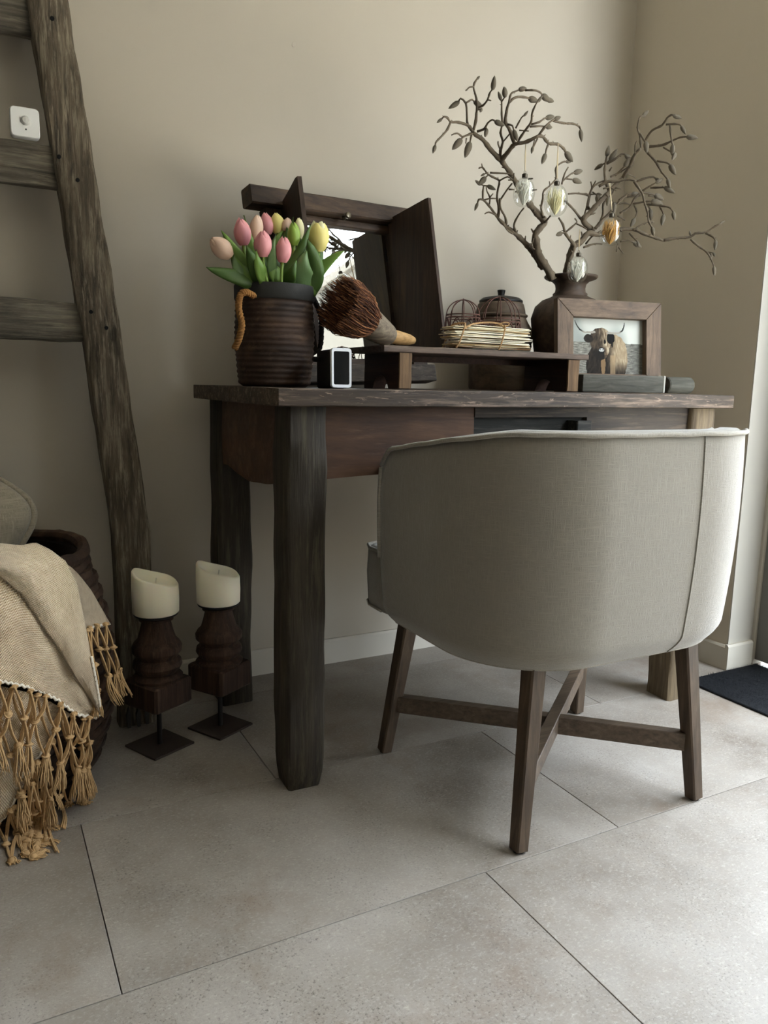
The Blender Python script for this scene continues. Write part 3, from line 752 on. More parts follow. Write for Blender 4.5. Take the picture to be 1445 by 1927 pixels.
def shutter(u, ang, wd, w0, w1, label):
    """board hung on the jamb at u; ang = how far it is swung out"""
    d = V((math.cos(ang), math.sin(ang)))      # in (u, t)
    n = V((-d.y, d.x)) * (.007 if u < 0 else -.007); rings = []
    for k in range(9):
        f = k / 8; w = w0 + (w1 - w0) * f
        q = []
        for a, s in ((0, 1), (.06, 1.15), (.5, 1), (.94, 1.1), (1, .7), (1, -.7), (.94, -1), (.5, -1), (.06, -1), (0, -1)):
            x = V((u, .016)) + d * (wd * a) + n * s + V((0, .0)); q.append(L(x.x, x.y, w + (.004 * a if k == 8 else 0)))
        rings.append(q)
    o = MB().quads(rings).build('shutter', M_mfz, mirror); tag(o, label); return o
s1 = shutter(-.168, math.radians(106), .155, .047, MHT - .030, 'left shutter seen almost edge-on')
s2 = shutter(.150, math.radians(86), .152, .047, MHT - .030, 'right shutter swung towards the room')
for sh, u in ((s1, -.150), (s2, .152)):
    for w_ in (.10, .34): MB().tube([L(u, .017, w_ - .018), L(u, .017, w_ + .018)], .0045, 8).build('hinge', M_rod, sh)
kb = MB(); kc = L(-.008, .036, MHT - .048); ax = (MM.to_3x3() @ V((0, -1, 0)))
kb.lathe([(.006, -.004), (.004, .002), (.0035, .006), (.0075, .011), (.0085, .015), (.0065, .019), (.0005, .0205)], kc, 16, axis=ax).build('knob', plain('aged_brass_knob', '6a6252', .3, metal=.9), mirror)

# ------------------------------------------------------------------ bucket with tulips
PB = at(517, 722, 1.57)
PC = V((PB.x, 1.57, DT))
M_buck = wood('ridged_brown_bucket', '20170f', '3f2e23', '5b4535', 'X', 1.2, 0.65, 0.6, 0.35, '745c48', streak=9.0)
M_bband = plain('blackened_bucket_rim', '1f1e1b', 0.7, 0.5, '2f2d28', 30, 0.3, 120)
M_rope = plain('orange_jute_rope', '6e4a28', 0.95, 0.4, '9c703f', 90.0, 0.6, 300.0, spec=0.1)
bucket = thing('bucket', PC, 'ridged dark brown wooden bucket holding tulips, with a rope handle', 'bucket')
bh = 0.205
prof = [(.0005, 0), (.066, 0), (.0715, .004)]
N = 15
for k in range(N * 4 + 1):
    f = k / (N * 4); z = .006 + (bh - .038) * f
    r = .0735 + .0092 * math.sin(PI * min(1, f * 0.75 + .05)) ** 1.0
    prof.append((r + .0012 * (1 + noise.noise(V((f * 21, 3, 1)))) * math.sin(2 * PI * f * N + 2.2 * noise.noise(V((f * 9, 1, 1)))), z))
top = [(.0835, bh - .030), (.0855, bh - .028), (.0855, bh - .004), (.0845, bh), (.0775, bh), (.0765, bh - .010), (.073, .03), (.0005, .02)]
MB().lathe(prof + [(.0800, bh - .031), (.074, bh - .0312), (.072, .012), (.0005, .012)], PC, 64, lambda a, z: .004 * math.sin(3 * a + z * 20) + .010 * noise.noise(V((math.cos(a) * 2, math.sin(a) * 2, z * 60))), cap0=False, cap1=False).build('body', M_buck, bucket, ang=None)
MB().lathe([(.0740, bh - .0308), (.0815, bh - .0305), (.0832, bh - .027), (.0832, bh - .003), (.082, bh), (.075, bh), (.0740, bh - .004)], PC, 56, lambda a, z: .003 * math.sin(3 * a + z * 20), cap0=False, cap1=False).build('rim_band', M_bband, bucket)
MB().lathe([(.0005, bh - .06), (.0735, bh - .06), (.0735, bh - .064), (.0005, bh - .064)], PC, 32, cap0=False, cap1=False).build('soil', plain('dark_soil', '15110d', .95), bucket)
def rope(pts, r=.0075, m=M_rope, par=None, turns=14, nm='rope_handle'):
    mb = MB(); n = len(pts) - 1; fine = []
    for i in range(n * 10 + 1):
        f = i / 10; k = min(int(f), n - 1); g = f - k
        p0 = V(pts[max(k - 1, 0)]); p1 = V(pts[k]); p2 = V(pts[k + 1]); p3 = V(pts[min(k + 2, n)])
        fine.append(.5 * ((2 * p1) + (p2 - p0) * g + (2 * p0 - 5 * p1 + 4 * p2 - p3) * g * g + (3 * p1 - p0 - 3 * p2 + p3) * g ** 3))
    for s in range(3):
        q = []
        for i, p in enumerate(fine):
            t = (fine[min(i + 1, len(fine) - 1)] - fine[max(i - 1, 0)]).normalized(); a = t.orthogonal().normalized(); b = t.cross(a); an = 2 * PI * (i / len(fine) * turns + s / 3)
            q.append(p + (a * math.cos(an) + b * math.sin(an)) * r * .62)
        mb.tube(q, r * .55, 7)
    return mb.build(nm, m, par, ang=None)
yh = 1.60
rope([at(478, 557, 1.491), at(463, 550, 1.483), at(452, 556, 1.485), at(449, 580, 1.49), at(455, 610, 1.485), at(450, 636, 1.49), at(442, 655, 1.50)], .0062, M_rope, bucket, 9)
rope([PC + V((.080, -.02, .185)), PC + V((.099, -.012, .15)), PC + V((.106, 0, .10)), PC + V((.100, .004, .075))], .0055, plain('dark_rope', '1c1611', .9), bucket, 7)

# tulips
M_stem = plain('tulip_stem', '6f8a3a', 0.5, 0.4, '88a04c', 20)
def leafmat(name, a, b):
    t = NT(name); v = t.mapping((1, 1, 1), src='UV'); n = t.noise(t.mapping((120, 2.0, 1), src='UV'), 1.0, 3)
    t.base(t.ramp(n, [(.3, a), (.7, b)])); t.rough(.42, .4); t.p.inputs['Subsurface Weight'].default_value = .0
    tr = t.new('ShaderNodeBsdfTranslucent'); tr.inputs[0].default_value = col(b); mx = t.new('ShaderNodeMixShader'); mx.inputs[0].default_value = .25
    t.link(t.p.outputs[0], mx.inputs[1]); t.link(tr.outputs[0], mx.inputs[2]); t.link(mx.outputs[0], t.n['Material Output'].inputs[0]); return t.m
M_lf = [leafmat('tulip_leaf', '3c5824', '5c7a38'), leafmat('bright_tulip_leaf', '5b7a32', '83a24c'), leafmat('grey_green_tulip_leaf', '55703f', '7b9662')]
M_pet = {'pink': leafmat('pink_petal', 'd9868a', 'eeb0ae'), 'blush': leafmat('blush_petal', 'e0b79c', 'f0d8c0'), 'cream': leafmat('cream_petal', 'e6dfa0', 'f4f0cc'), 'yellow': leafmat('yellow_petal', 'e6d36a', 'f2e9a4'), 'green': leafmat('green_petal', '7fa03a', 'a4bf55')}
def bez(p, f):
    p = [V(q) for q in p]
    while len(p) > 1: p = [a.lerp(b, f) for a, b in zip(p, p[1:])]
    return p[0]
def leaf(base, ctrl, tip, wd, m, par, twist=0.0, face=V((0, -1, 0)), cup=.35):
    cs = [base, ctrl, tip] if not isinstance(ctrl, list) else [base] + ctrl + [tip]
    def fn(a, b):
        c = bez(cs, b); t = (bez(cs, min(1, b + .02)) - bez(cs, max(0, b - .02))).normalized()
        sd = t.cross(face); sd = sd.normalized() if sd.length > 1e-4 else V((1, 0, 0)); nn = sd.cross(t)
        an = twist * b; sd2 = sd * math.cos(an) + nn * math.sin(an); n2 = sd2.cross(t)
        x = (a - .5) * 2; w = wd * (math.sin(PI * min(1, .12 + .88 * b)) ** .75 * (1 - .25 * b) + .02)
        w *= (1 if b < .999 else .05)
        return c + sd2 * (x * w) + n2 * (-cup * w * x * x) + n2 * (.0015 * math.sin(b * 9 + x * 2))
    o = MB().grid(fn, 6, 12, True, 1, 1).build('leaf', m, par, ang=None)
    so = o.modifiers.new('thickness', 'SOLIDIFY'); so.thickness = .0008
    return o
def bloom(c, ax, r, h, m, par, openness=0.0, inner=None):
    ax = V(ax).normalized(); e1 = ax.orthogonal().normalized(); e2 = ax.cross(e1)
    for lay in range(2):
        for k in range(3):
            a0 = 2 * PI * k / 3 + (PI / 3 if lay else 0) + rnd(-.1, .1); rr = r * (1.0 if lay else .92); hh = h * (1 if lay else 1.04) * rnd(.96, 1.03)
            def fn(a, b):
                x = (a - .5) * 2; half = 1.12 * math.sin(PI * min(1, .10 + .80 * b) ** 1.0) ** .65 if b < 1 else .15
                half = 1.22 * (math.sin(PI * (.16 + .76 * b))) ** .55
                rad = rr * (math.sin(PI * (.09 + (.88 - .3 * openness) * b)) ** .70) * (1 + openness * b * b)
                th = a0 + x * half; lift = .0012 * (1 if lay else 0) + .0010 * (1 - x * x)
                z = hh * (b - .06 * x * x * b ** 3)
                return c + (e1 * math.cos(th) + e2 * math.sin(th)) * (rad + lift) + ax * z
            MB().grid(fn, 7, 9, True, 1, 1).build('petal', m if not inner or lay else inner, par, ang=None)
TUL = [  # label, u, v (bloom base), y, bloom height, colour, tilt (x, z), radius
    ('blush and cream tulip leaning out farthest left in the bucket', 434, 482, 1.525, .052, 'blush', (-1.15, -.2, .8), .0200),
    ('tall pink tulip at upper left of the bunch', 458, 462, 1.530, .053, 'pink', (-.12, -.1, 1), .0178),
    ('slim pale pink tulip behind the front pink ones', 479, 452, 1.550, .052, 'blush', (.15, 0, 1), .0140),
    ('pink tulip half hidden at the back of the bunch', 503, 442, 1.590, .046, 'pink', (-.05, .1, 1), .0150),
    ('pale yellow tulip at the back between pink ones', 524, 440, 1.590, .044, 'yellow', (-.1, .1, 1), .0165),
    ('front pink tulip facing the room, largest of the pink blooms', 495, 483, 1.495, .050, 'pink', (-.10, -.25, 1), .0190),
    ('lower pink tulip on a bare pale stem, front of the bucket', 531, 494, 1.490, .050, 'pink', (.04, -.12, 1), .0168),
    ('small blush tulip bud peeping between leaves', 536, 436, 1.580, .030, 'blush', (.3, 0, 1), .0110),
    ('closed green tulip bud in the middle of the bunch', 553, 462, 1.520, .046, 'green', (-.06, -.1, 1), .0130),
    ('narrow cream tulip behind the green bud', 562, 450, 1.570, .046, 'cream', (.06, .1, 1), .0105),
    ('big open yellow and cream tulip at right of the bunch', 600, 474, 1.530, .062, 'yellow', (-.06, -.1, 1), .0215),
]
LV = {0: [((455, 555), (430, 520), (388, 503), .013, 0)], 1: [((470, 555), (450, 490), (416, 433), .014, 1), ((458, 556), (446, 520), (440, 480), .015, 2)], 2: [((490, 560), (480, 470), (459, 405), .011, 1)],
      3: [((500, 560), (510, 480), (486, 422), .010, 2)], 4: [((512, 560), (500, 470), (538, 430), .013, 1)], 5: [((500, 562), (478, 500), (464, 462), .015, 0), ((512, 562), (488, 520), (482, 470), .014, 1)],
      6: [((520, 562), (508, 490), (519, 440), .010, 2), ((546, 562), (540, 530), (558, 490), .013, 0)], 7: [((540, 560), (548, 480), (552, 408), .012, 0)], 8: [((532, 562), (556, 500), (584, 424), .012, 0), ((557, 562), (546, 500), (576, 468), .016, 2)],
      9: [((552, 562), (585, 500), (573, 468), .013, 1)], 10: [((575, 562), (608, 520), (578, 450), .024, 0), ((590, 545), (612, 490), (648, 472), .011, 1)]}
for i, (lab, u, v, y, h, cn, tilt, r) in enumerate(TUL):
    c = at(u, v, y); b = PC + V(((c.x - PC.x) * .55, (c.y - PC.y) * .8, .145))
    t = thing('tulip', b, lab, 'tulip', 'tulips in the bucket')
    ax = V(tilt).normalized()
    MB().tube([bez([b, b + V((0, 0, .06)), c - ax * .05, c + ax * .002], k / 10) for k in range(11)], .0034, 8).build('stem', M_stem, t, ang=None)
    bloom(c, ax, r * .86, h * .93, M_pet[cn], t, .22 if i == 10 else 0.0, M_pet['cream'] if i == 10 else None)
    for (bu, bv), (mu, mv), (tu, tv), wd, mi in LV[i]:
        yy = y - .02
        p0 = at(bu, bv, min(1.55, max(1.51, yy))); p0 = PC + V((max(-.058, min(.058, p0.x - PC.x)), max(-.045, min(.03, yy - PC.y + .02)), .185))
        leaf(p0, [p0 + V((0, -.004, .03)), at(mu, mv, yy - .004)], at(tu, tv, yy + (.01 if i != 10 else -.02)), wd * 1.25, M_lf[mi], t, rnd(-.7, .7), V((-.3, -1, .1)))

random.seed(17)
for i, (ub, um, ut, vt, yy, wd, mi) in enumerate([(468, 450, 436, 478, 1.550, .017, 0), (486, 476, 470, 455, 1.560, .018, 0), (505, 505, 500, 470, 1.550, .016, 2), (522, 526, 534, 462, 1.560, .018, 0), (538, 545, 540, 450, 1.570, .017, 0), (556, 566, 566, 470, 1.560, .018, 2), (572, 590, 606, 478, 1.550, .018, 0), (478, 462, 440, 500, 1.520, .015, 1), (514, 516, 512, 505, 1.500, .014, 1), (548, 560, 578, 492, 1.495, .018, 2), (532, 536, 552, 500, 1.520, .016, 0), (566, 590, 600, 500, 1.510, .017, 1)]):
    par = [o for o in COL.objects if o.type == 'EMPTY' and o.name.startswith('tulip')][i % 11]
    p0 = PC + V((max(-.058, min(.058, at(ub, 555, 1.6).x - PC.x)), max(-.045, min(.03, yy - PC.y)), .185))
    leaf(p0, [p0 + V((0, -.004, .03)), at(um, (vt + 545) / 2, yy - .004)], at(ut, vt - 22, yy), wd * 1.55, M_lf[mi], par, rnd(-.8, .8), V((-.3, -1, .1)))

# ------------------------------------------------------------------ small screen device
M_blk = plain('black_plastic', '0c0d0f', 0.45)
dv = thing('digital_display', at(640, 725, 1.42), 'small black digital display with a white-framed screen on the desk', 'display')
dl, drr = at(623, 725, 1.40), at(661, 725, 1.40)
DM = Matrix.Translation(V(((dl.x + drr.x) / 2, 1.40, DT + .0005))) @ Matrix.Rotation(-.03, 4, 'X')
dw = (drr.x - dl.x) / 2
# body, screen bezel, glass
MB().box(-dw + .001, dw - .002, .004, .078, .0, .076, .006, 3, M=DM).build('body', M_blk, dv)
bz = MB()
o_ = [(x, z + .0390) for x, z in rrect(dw, .0385, .006)]; i_ = [(x, z + .0390) for x, z in rrect(dw - .0050, .0322, .003)]
bz.quads([[DM @ V((x, y, z)) for x, z in pr] for pr, y in ((o_, .004), (o_, -.001), ([(x * .97, .0390 + (z - .0390) * .985) for x, z in o_], -.0025), (i_, -.0022), (i_, .0005))], True, True, False)
bz.build('bezel', plain('white_bezel', 'e3e4e6', .35), dv)
MB().quads([[DM @ V((x, y, z)) for x, z in i_] for y in (.0002, -.0008)]).build('screen', plain('dark_screen_glass', '07090d', .12), dv)
MB().lathe([(.0055, 0), (.0055, .012), (.004, .014), (.0005, .0142)], DM @ V((-dw + .001, .06, .058)), 14, axis=(-1, 0, 0)).build('button', M_blk, dv)

# ------------------------------------------------------------------ low bench (tray) on the desk
M_tray = wood('grey_brown_bench_top', '352b24', '5a4a3e', '7d6a5a', 'X', 1.3, 0.7, 0.5, 0.3, '9a8878')
M_tend = wood('reddish_bench_foot', '24160f', '3c261a', '543828', 'Y', 1.3, 0.7, 0.5)
M_tpale = wood('pale_cut_end_grain', '4c3926', '70573c', '8d714f', 'Z', 1.5, 0.75, 0.5)
TY0, TY1 = 1.43, 1.60
tr = thing('low_bench', (1.03, 1.51, DT), 'low wooden bench tray with arched feet standing on the desk', 'tray')
xl, xr = at(723, 650, TY0).x, at(1108, 668, TY0).x
mb = MB(); mb.beam([(xl, (TY0 + TY1) / 2, .8725), (xr, (TY0 + TY1) / 2, .8725)], TY1 - TY0, .013, side=(0, 1, 0), seg=24, cham=.1, amp=.0012, freq=25, seed=4); mb.build('top', M_tray, tr)
TT = .8800
def foot(x0, x1, seed):
    ys, ye = TY0 + .006, TY1 - .004; n = 26; pts = []
    for k in range(n + 1):
        f = k / n; y = ys + (ye - ys) * f; a = abs(f - .5) / .21
        z = DT + (.030 * (1 - a * a) ** .5 if a < 1 else 0) ; pts.append((y, z))
    A = [V((x0, y, z)) for y, z in pts] + [V((x0, ye, .8655)), V((x0, ys, .8655))]
    mb = MB(); bm = mb.bm; r = []
    for off in (0, x1 - x0): r.append([[bm.verts.new(V((x0 + off, y, z))), bm.verts.new(V((x0 + off, y, .8655)))] for y, z in pts])
    for k in range(n):
        a, b, c_, d = r[0][k], r[0][k + 1], r[1][k], r[1][k + 1]
        for f in ((a[0], a[1], b[1], b[0]), (c_[0], d[0], d[1], c_[1]), (a[0], b[0], d[0], c_[0]), (a[1], c_[1], d[1], b[1])): bm.faces.new(f)
    for k in (0, n): bm.faces.new((r[0][k][0], r[1][k][0], r[1][k][1], r[0][k][1]))
    o = mb.build('foot', M_tend, tr, ang=.6)
    MB().beam([((x0 + x1) / 2, ys - .001, DT + .002), ((x0 + x1) / 2, ys - .001, .8650)], x1 - x0 - .001, .006, seg=8, cham=.15, amp=.0012, freq=40, seed=seed).build('end_grain', M_tpale, o)
f1 = at(752, 700, TY0).x, at(776, 700, TY0).x; f2 = at(1070, 700, TY0).x, at(1091, 700, TY0).x
foot(f1[0], f1[1], 1); foot(f2[0], f2[1], 2)
mb = MB(); mb.prism([(f1[1], TY1 - .02, .8655), (f2[0], TY1 - .02, .8655), (f2[0], TY1 - .02, .852), (f1[1] + .05, TY1 - .02, .852), (f1[1], TY1 - .02, .838)], (0, .012, 0)); mb.build('brace', M_tend, tr)

# ------------------------------------------------------------------ coarse brush lying on the bench
brush = thing('hand_brush', (0.80, 1.50, TT), 'coarse brown twig brush with pale wooden handle lying on the bench', 'brush')
B0 = at(700, 622, 1.505); B0.z = max(B0.z, TT + .030); 
A1 = at(775, 642, 1.50); A1.z = TT + .0085
ax = (at(610, 592, 1.46) - at(735, 632, 1.52)).normalized()
P_f = at(718, 617, 1.515)
M_fer = wood('grey_brown_bark_ferrule', '4a4034', '776a58', '9a8b74', 'X', 2.0, 0.75, 0.5)
M_hand = wood('pale_turned_handle', '8a6a40', 'b8925e', 'd0ab78', 'X', 2.0, 0.55, 0.25)
fc0 = at(730, 632, 1.525); fc1 = at(693, 607, 1.500)
fa = (fc1 - fc0).normalized(); flen = (fc1 - fc0).length
MB().lathe([(.001, -.004), (.022, -.003), (.025, .004), (.030, flen * .5), (.0345, flen), (.0335, flen + .004), (.030, flen + .002), (.001, flen - .01)], fc0, 28, lambda a, z: .03 * math.sin(2 * a + 30 * z), axis=fa).build('ferrule', M_fer, brush, ang=.9)
hp = at(778, 641, 1.545)
hd_ = (hp - fc0); 
MB().tube([fc0 - fa * -.004, fc0.lerp(hp, .35), fc0.lerp(hp, .8), hp], [.016, .0155, .0125, .008], 14).build('handle', M_hand, brush)
tb_ = NT('russet_bristles'); gi = tb_.new('ShaderNodeNewGeometry'); tb_.base(tb_.ramp(gi.outputs['Random Per Island'], [(0, '2a140a'), (.5, '5a331c'), (1, 'a8734a')])); tb_.rough(.75, .25); M_bri = tb_.m
M_bri2 = plain('dark_bristle_core', '1a0c07', 0.9)
br = MB(); e1 = fa.orthogonal().normalized(); e2 = fa.cross(e1); random.seed(11)
for k in range(1500):
    q = math.sqrt(rnd(.0, 1)) if k > 600 else rnd(.86, 1.0); a = rnd(0, 2 * PI); d = e1 * math.cos(a) + e2 * math.sin(a)
    p0 = fc1 + d * (.030 * q) - fa * .004; Ln = .117 * rnd(.88, 1.06) * (1 - .10 * q)
    kink = e1 * rnd(-1, 1) + e2 * rnd(-1, 1); pts = []
    for i in range(5):
        f = i / 4; pts.append(p0 + fa * (Ln * f) + d * (q * (.027 * math.sin(f * 1.9))) + kink * (.004 * math.sin(f * 7 + k)))
    if min(p.z for p in pts) < TT - .035: continue
    br.tube(pts, [.0011, .0011, .0010, .0008, .0004], 3, False)
tag(br.build('bristles', M_bri, brush, ang=None), kind='stuff')
MB().tube([fc1, fc1 + fa * .03, fc1 + fa * .07, fc1 + fa * .076], [.027, .037, .041, .03], 20).build('bristle_core', M_bri2, brush)

# ------------------------------------------------------------------ bundle of old papers tied with twine
M_pap = [plain('aged_paper_%s' % n_, a, .9, .4, b, 60, .2, 200, spec=.15) for n_, a, b in (('cream', 'e4d8b8', 'f0e8d0'), ('ivory', 'ece4cc', 'f6f0e0'), ('tan', 'b89c74', 'd2b98f'), ('brown', '8a6c4c', 'a58460'))]
bd = thing('paper_bundle', at(920, 655, 1.495), 'bundle of old folded papers tied with twine on the bench', 'papers')
pl, pr_ = at(853, 640, 1.475).x, at(996, 640, 1.475).x; random.seed(21)
z = TT + .0015; zt_ = TT + .0525; k = 0
while z < zt_:
    th = rnd(.0006, .0022); a = pl + rnd(-.004, .016) - .006 * (z - TT) / .04; b = pr_ + rnd(-.008, .003); y0 = 1.468 + rnd(-.006, .008); y1 = 1.522 + rnd(-.004, .006)
    q0, q1, bow = rnd(-.0015, .002), rnd(-.0015, .0015), rnd(-.002, .0025)
    if k % 5 == 0: a += rnd(.02, .06)
    if k % 7 == 3: b -= rnd(.01, .04)
    rings = []
    for i in range(9):
        f = i / 8; x = a + (b - a) * f; zz = z + q0 * (1 - f) + q1 * f + bow * math.sin(PI * f) + .0006 * noise.noise(V((x * 60, k, 0))); zz = max(zz, TT + .0008)
        yy = y0 + .003 * noise.noise(V((x * 40, k, 5)))
        rings.append([V((x, yy, zz)), V((x, yy - .0008, zz + th * .5)), V((x, yy, zz + th)), V((x, y1, zz + th)), V((x, y1, zz))])
    MB().quads(rings).build('paper', random.choice([M_pap[0], M_pap[0], M_pap[1], M_pap[1], M_pap[2], M_pap[3]] if z < TT + .024 and False else [M_pap[0], M_pap[1], M_pap[1], M_pap[0], M_pap[2], M_pap[3]]), bd, ang=.5)
    z += th + rnd(0, .0012); k += 1
M_twi = plain('jute_twine', '8f6e46', .95, .4, 'b8946a', 200, .5, 500)
def loop(ub, ut, nm='twine'):
    yb, yt = 1.459, 1.531; zt2 = zt_ + .0035
    b0, t0 = at(ub, 655, yb).x, at(ut, 612, yb).x
    rope([(b0, yb, TT + .002), (b0 + (t0 - b0) * .4, yb - .002, TT + .016), (t0, yb - .001, zt2 - .006), (t0 + .004, yb + .012, zt2 + .001), (t0 + .010, yt - .01, zt2 + .001), (t0 + .010, yt + .002, zt2 - .01), (b0 + .01, yt + .002, TT + .003)], .0022, M_twi, bd, 26, nm)
loop(858, 874); loop(938, 950)
rope([at(874, 618, 1.462), at(890, 610, 1.468), at(915, 607, 1.47), at(938, 609, 1.468), at(948, 616, 1.462)], .0022, M_twi, bd, 14, 'twine')
rope([at(940, 610, 1.468), at(948, 607, 1.466), at(957, 608, 1.466), at(955, 613, 1.466), at(944, 612, 1.466)], .0016, M_twi, bd, 9, 'twine_bow')

# ------------------------------------------------------------------ two wire cloches
M_wire = plain('rust_red_wire', '42281f', .6, .5, '5e3b30', 80, metal=.3)
def cloche(u, hw, vtop, vring, y, lab):
    c = at(u, 650, y); c.z = TT; r = (at(u + hw, 600, y) - at(u, 600, y)).dot(RX); ztp = at(u, vtop, y).z - TT; zr = at(u, vring, y).z - TT
    t = thing('wire_cloche', c, lab, 'cloche', 'rusty wire cloches on the bench')
    def ringz(z, rr, w=.0015, nm='ring'): MB().tube([c + V((rr * math.cos(a), rr * math.sin(a), z)) for a in [2 * PI * i / 40 for i in range(41)]], w, 6, False).build(nm, M_wire, t, ang=None)
    ringz(zr, r); ringz(zr - .007, r * 1.01); ringz(.0022, r * .96)
    for k in range(8):
        a = 2 * PI * k / 8 + .25; d = V((math.cos(a), math.sin(a), 0)); pts = []
        for i in range(11):
            b = PI / 2 * i / 10; pts.append(c + d * (r * math.cos(b)) + V((0, 0, zr + (ztp - zr) * math.sin(b))))
        MB().tube(pts, .0013, 5).build('dome_wire', M_wire, t, ang=None)
        MB().tube([c + d * (r * (1.0 if i in (0, 6) else 1 + .10 * math.sin(PI * i / 6))) + V((0, 0, zr * (1 - i / 6) + .002)) for i in range(7)], .0013, 5).build('side_wire', M_wire, t, ang=None)
        arc = []
        for i in range(11):
            f = i / 10; an = a + 2 * PI / 8 * f; h = (zr - .009) - .030 * (1 - math.sin(PI * f)); arc.append(c + V((math.cos(an) * r * 1.03, math.sin(an) * r * 1.03, max(.003, h))))
        MB().tube(arc, .0013, 5).build('arch_wire', M_wire, t, ang=None)
        sw = [c + V((math.cos(a + .39 + .16 * math.cos(j * .9) * (1 - j / 9)), math.sin(a + .39 + .16 * math.cos(j * .9) * (1 - j / 9)), 0)) * (r * 1.06) + V((0, 0, max(.003, zr - .034 - .012 + .012 * math.sin(j * .9) * (1 - j / 9)))) for j in range(9)]
        MB().tube(sw, .0011, 4).build('scroll', M_wire, t, ang=None)
    MB().ball(c + V((0, 0, ztp)), .003, 10, 6).build('finial', M_wire, t)
cloche(869, 29, 564, 593, 1.573, 'rusty wire cloche at left, nearest the open mirror shutter')
cloche(936, 36, 559, 602, 1.571, 'larger rusty wire cloche in front of the lidded jar')

# ------------------------------------------------------------------ lidded jar behind the bench
M_jar = wood('grey_brown_turned_jar', '3a3026', '645443', '84735e', 'X', 1.2, .6, .3, streak=7.0)
M_lid = plain('black_lid', '14120f', .5, .4, '211e1a', 30)
jc = at(939, 650, 1.825); jc.z = DT
jar = thing('lidded_jar', jc, 'squat brown turned jar with a black knobbed lid behind the bench', 'jar')
px = 1.0 / F * (jc.dot(FW) - H * FW.z)
zz = lambda v: at(939, v, 1.825).z - DT
MB().lathe([(.001, .0), (52 * px, .0), (54 * px, .006), (56 * px, zz(668)), (58 * px, zz(657)), (60 * px, zz(652)), (59 * px, zz(647)), (61 * px, zz(643)), (60 * px, zz(630)), (58 * px, zz(618)), (54 * px, zz(612)), (49 * px, zz(603)), (47 * px, zz(599)), (50 * px, zz(596)), (50 * px, zz(593)), (46 * px, zz(591)), (45 * px, zz(584)), (42 * px, zz(573)), (39 * px, zz(570)), (.001, zz(570))], jc, 48, cap0=False, cap1=False).build('body', M_jar, jar, ang=.5)
MB().lathe([(.001, zz(570)), (37 * px, zz(571)), (40 * px, zz(569)), (40 * px, zz(566)), (34 * px, zz(561)), (20 * px, zz(558)), (7 * px, zz(557)), (6 * px, zz(555)), (6.5 * px, zz(551)), (7.5 * px, zz(546.5)), (7 * px, zz(545.5)), (.001, zz(545.5))], jc, 40, cap0=False, cap1=False).build('lid', M_lid, jar, ang=.5)

# ------------------------------------------------------------------ dark vase
VY = 1.725
M_vase = wood('dark_clay_vase', '2a211a', '4a3c30', '685646', 'X', 1.0, .6, .35, .2, '6a5a4c', streak=8.0)
vc = at(1067, 650, VY); vc.z = DT
vp = 1.0 / F * (vc.dot(FW) - H * FW.z); vz = lambda v: at(1067, v, VY).z - DT
vase = thing('vase', vc, 'big dark brown clay vase with flared rim holding the branches', 'vase')
MB().lathe([(.001, 0), (40 * vp, 0), (44 * vp, .006), (56 * vp, vz(690)), (61 * vp, vz(660)), (65 * vp, vz(632)), (68.5 * vp, vz(600)), (62 * vp, vz(578)), (50 * vp, vz(566)), (36 * vp, vz(560)), (31 * vp, vz(557)), (31 * vp, vz(553)), (27.5 * vp, vz(550)), (26.5 * vp, vz(543)), (28 * vp, vz(535)), (34 * vp, vz(529)), (45 * vp, vz(525)), (48 * vp, vz(522)), (47.5 * vp, vz(519)), (42 * vp, vz(518)), (30 * vp, vz(526)), (24 * vp, vz(536)), (24 * vp, vz(552)), (55 * vp, vz(580)), (60 * vp, vz(620)), (40 * vp, .012), (.001, .01)], vc, 56, lambda a, z: .012 * math.sin(a * 2 + 12 * z), cap0=False, cap1=False).build('body', M_vase, vase, ang=None)

# ------------------------------------------------------------------ picture frame
M_frm = wood('brown_photo_frame_wood', '43352a', '665340', '856e57', 'X', 1.2, .6, .3)
M_frz = wood('brown_photo_frame_upright', '43352a', '665340', '856e57', 'Z', 1.2, .6, .3)
fyaw = math.radians(-12); ftl = at(1041, 563, 1.595); fzb = DT + .002
FH_, FW_ = at(1041, 563, 1.595).z - fzb + .004, .306
FM = Matrix.Translation(V((ftl.x, 1.595 - .030, fzb))) @ Matrix.Rotation(fyaw, 4, 'Z') @ Matrix.Rotation(-math.radians(7), 4, 'X')
pf = thing('photo_frame', FM @ V((FW_ / 2, 0, 0)), 'brown wooden photo frame with a picture of a shaggy long-horned cow', 'picture frame')
bw = .045
def member(poly, m):
    a = [FM @ V((x, -.010, z)) for x, z in poly]; b = [FM @ V((x, .010, z)) for x, z in poly]; cc = sum(a, V()) / len(a)
    MB().quads([b, [p.lerp(cc, 0) + (FM.to_3x3() @ V((0, .0015, 0))) for p in a], [p.lerp(cc, .012) for p in a]]).build('frame_rail', m, pf, ang=.4)
e = .0003
member([(0, FH_), (bw, FH_ - bw), (FW_ - bw, FH_ - bw), (FW_, FH_)], M_frm); member([(0, 0), (FW_, 0), (FW_ - bw, bw), (bw, bw)], M_frm)
member([(0, e), (bw, bw + e), (bw, FH_ - bw - e), (0, FH_ - e)], M_frz); member([(FW_, e), (FW_, FH_ - e), (FW_ - bw, FH_ - bw - e), (FW_ - bw, bw + e)], M_frz)
MB().box(.004, FW_ - .004, .011, .015, .004, FH_ - .004, M=FM).build('backing', plain('frame_backing', '2a241f', .9), pf)
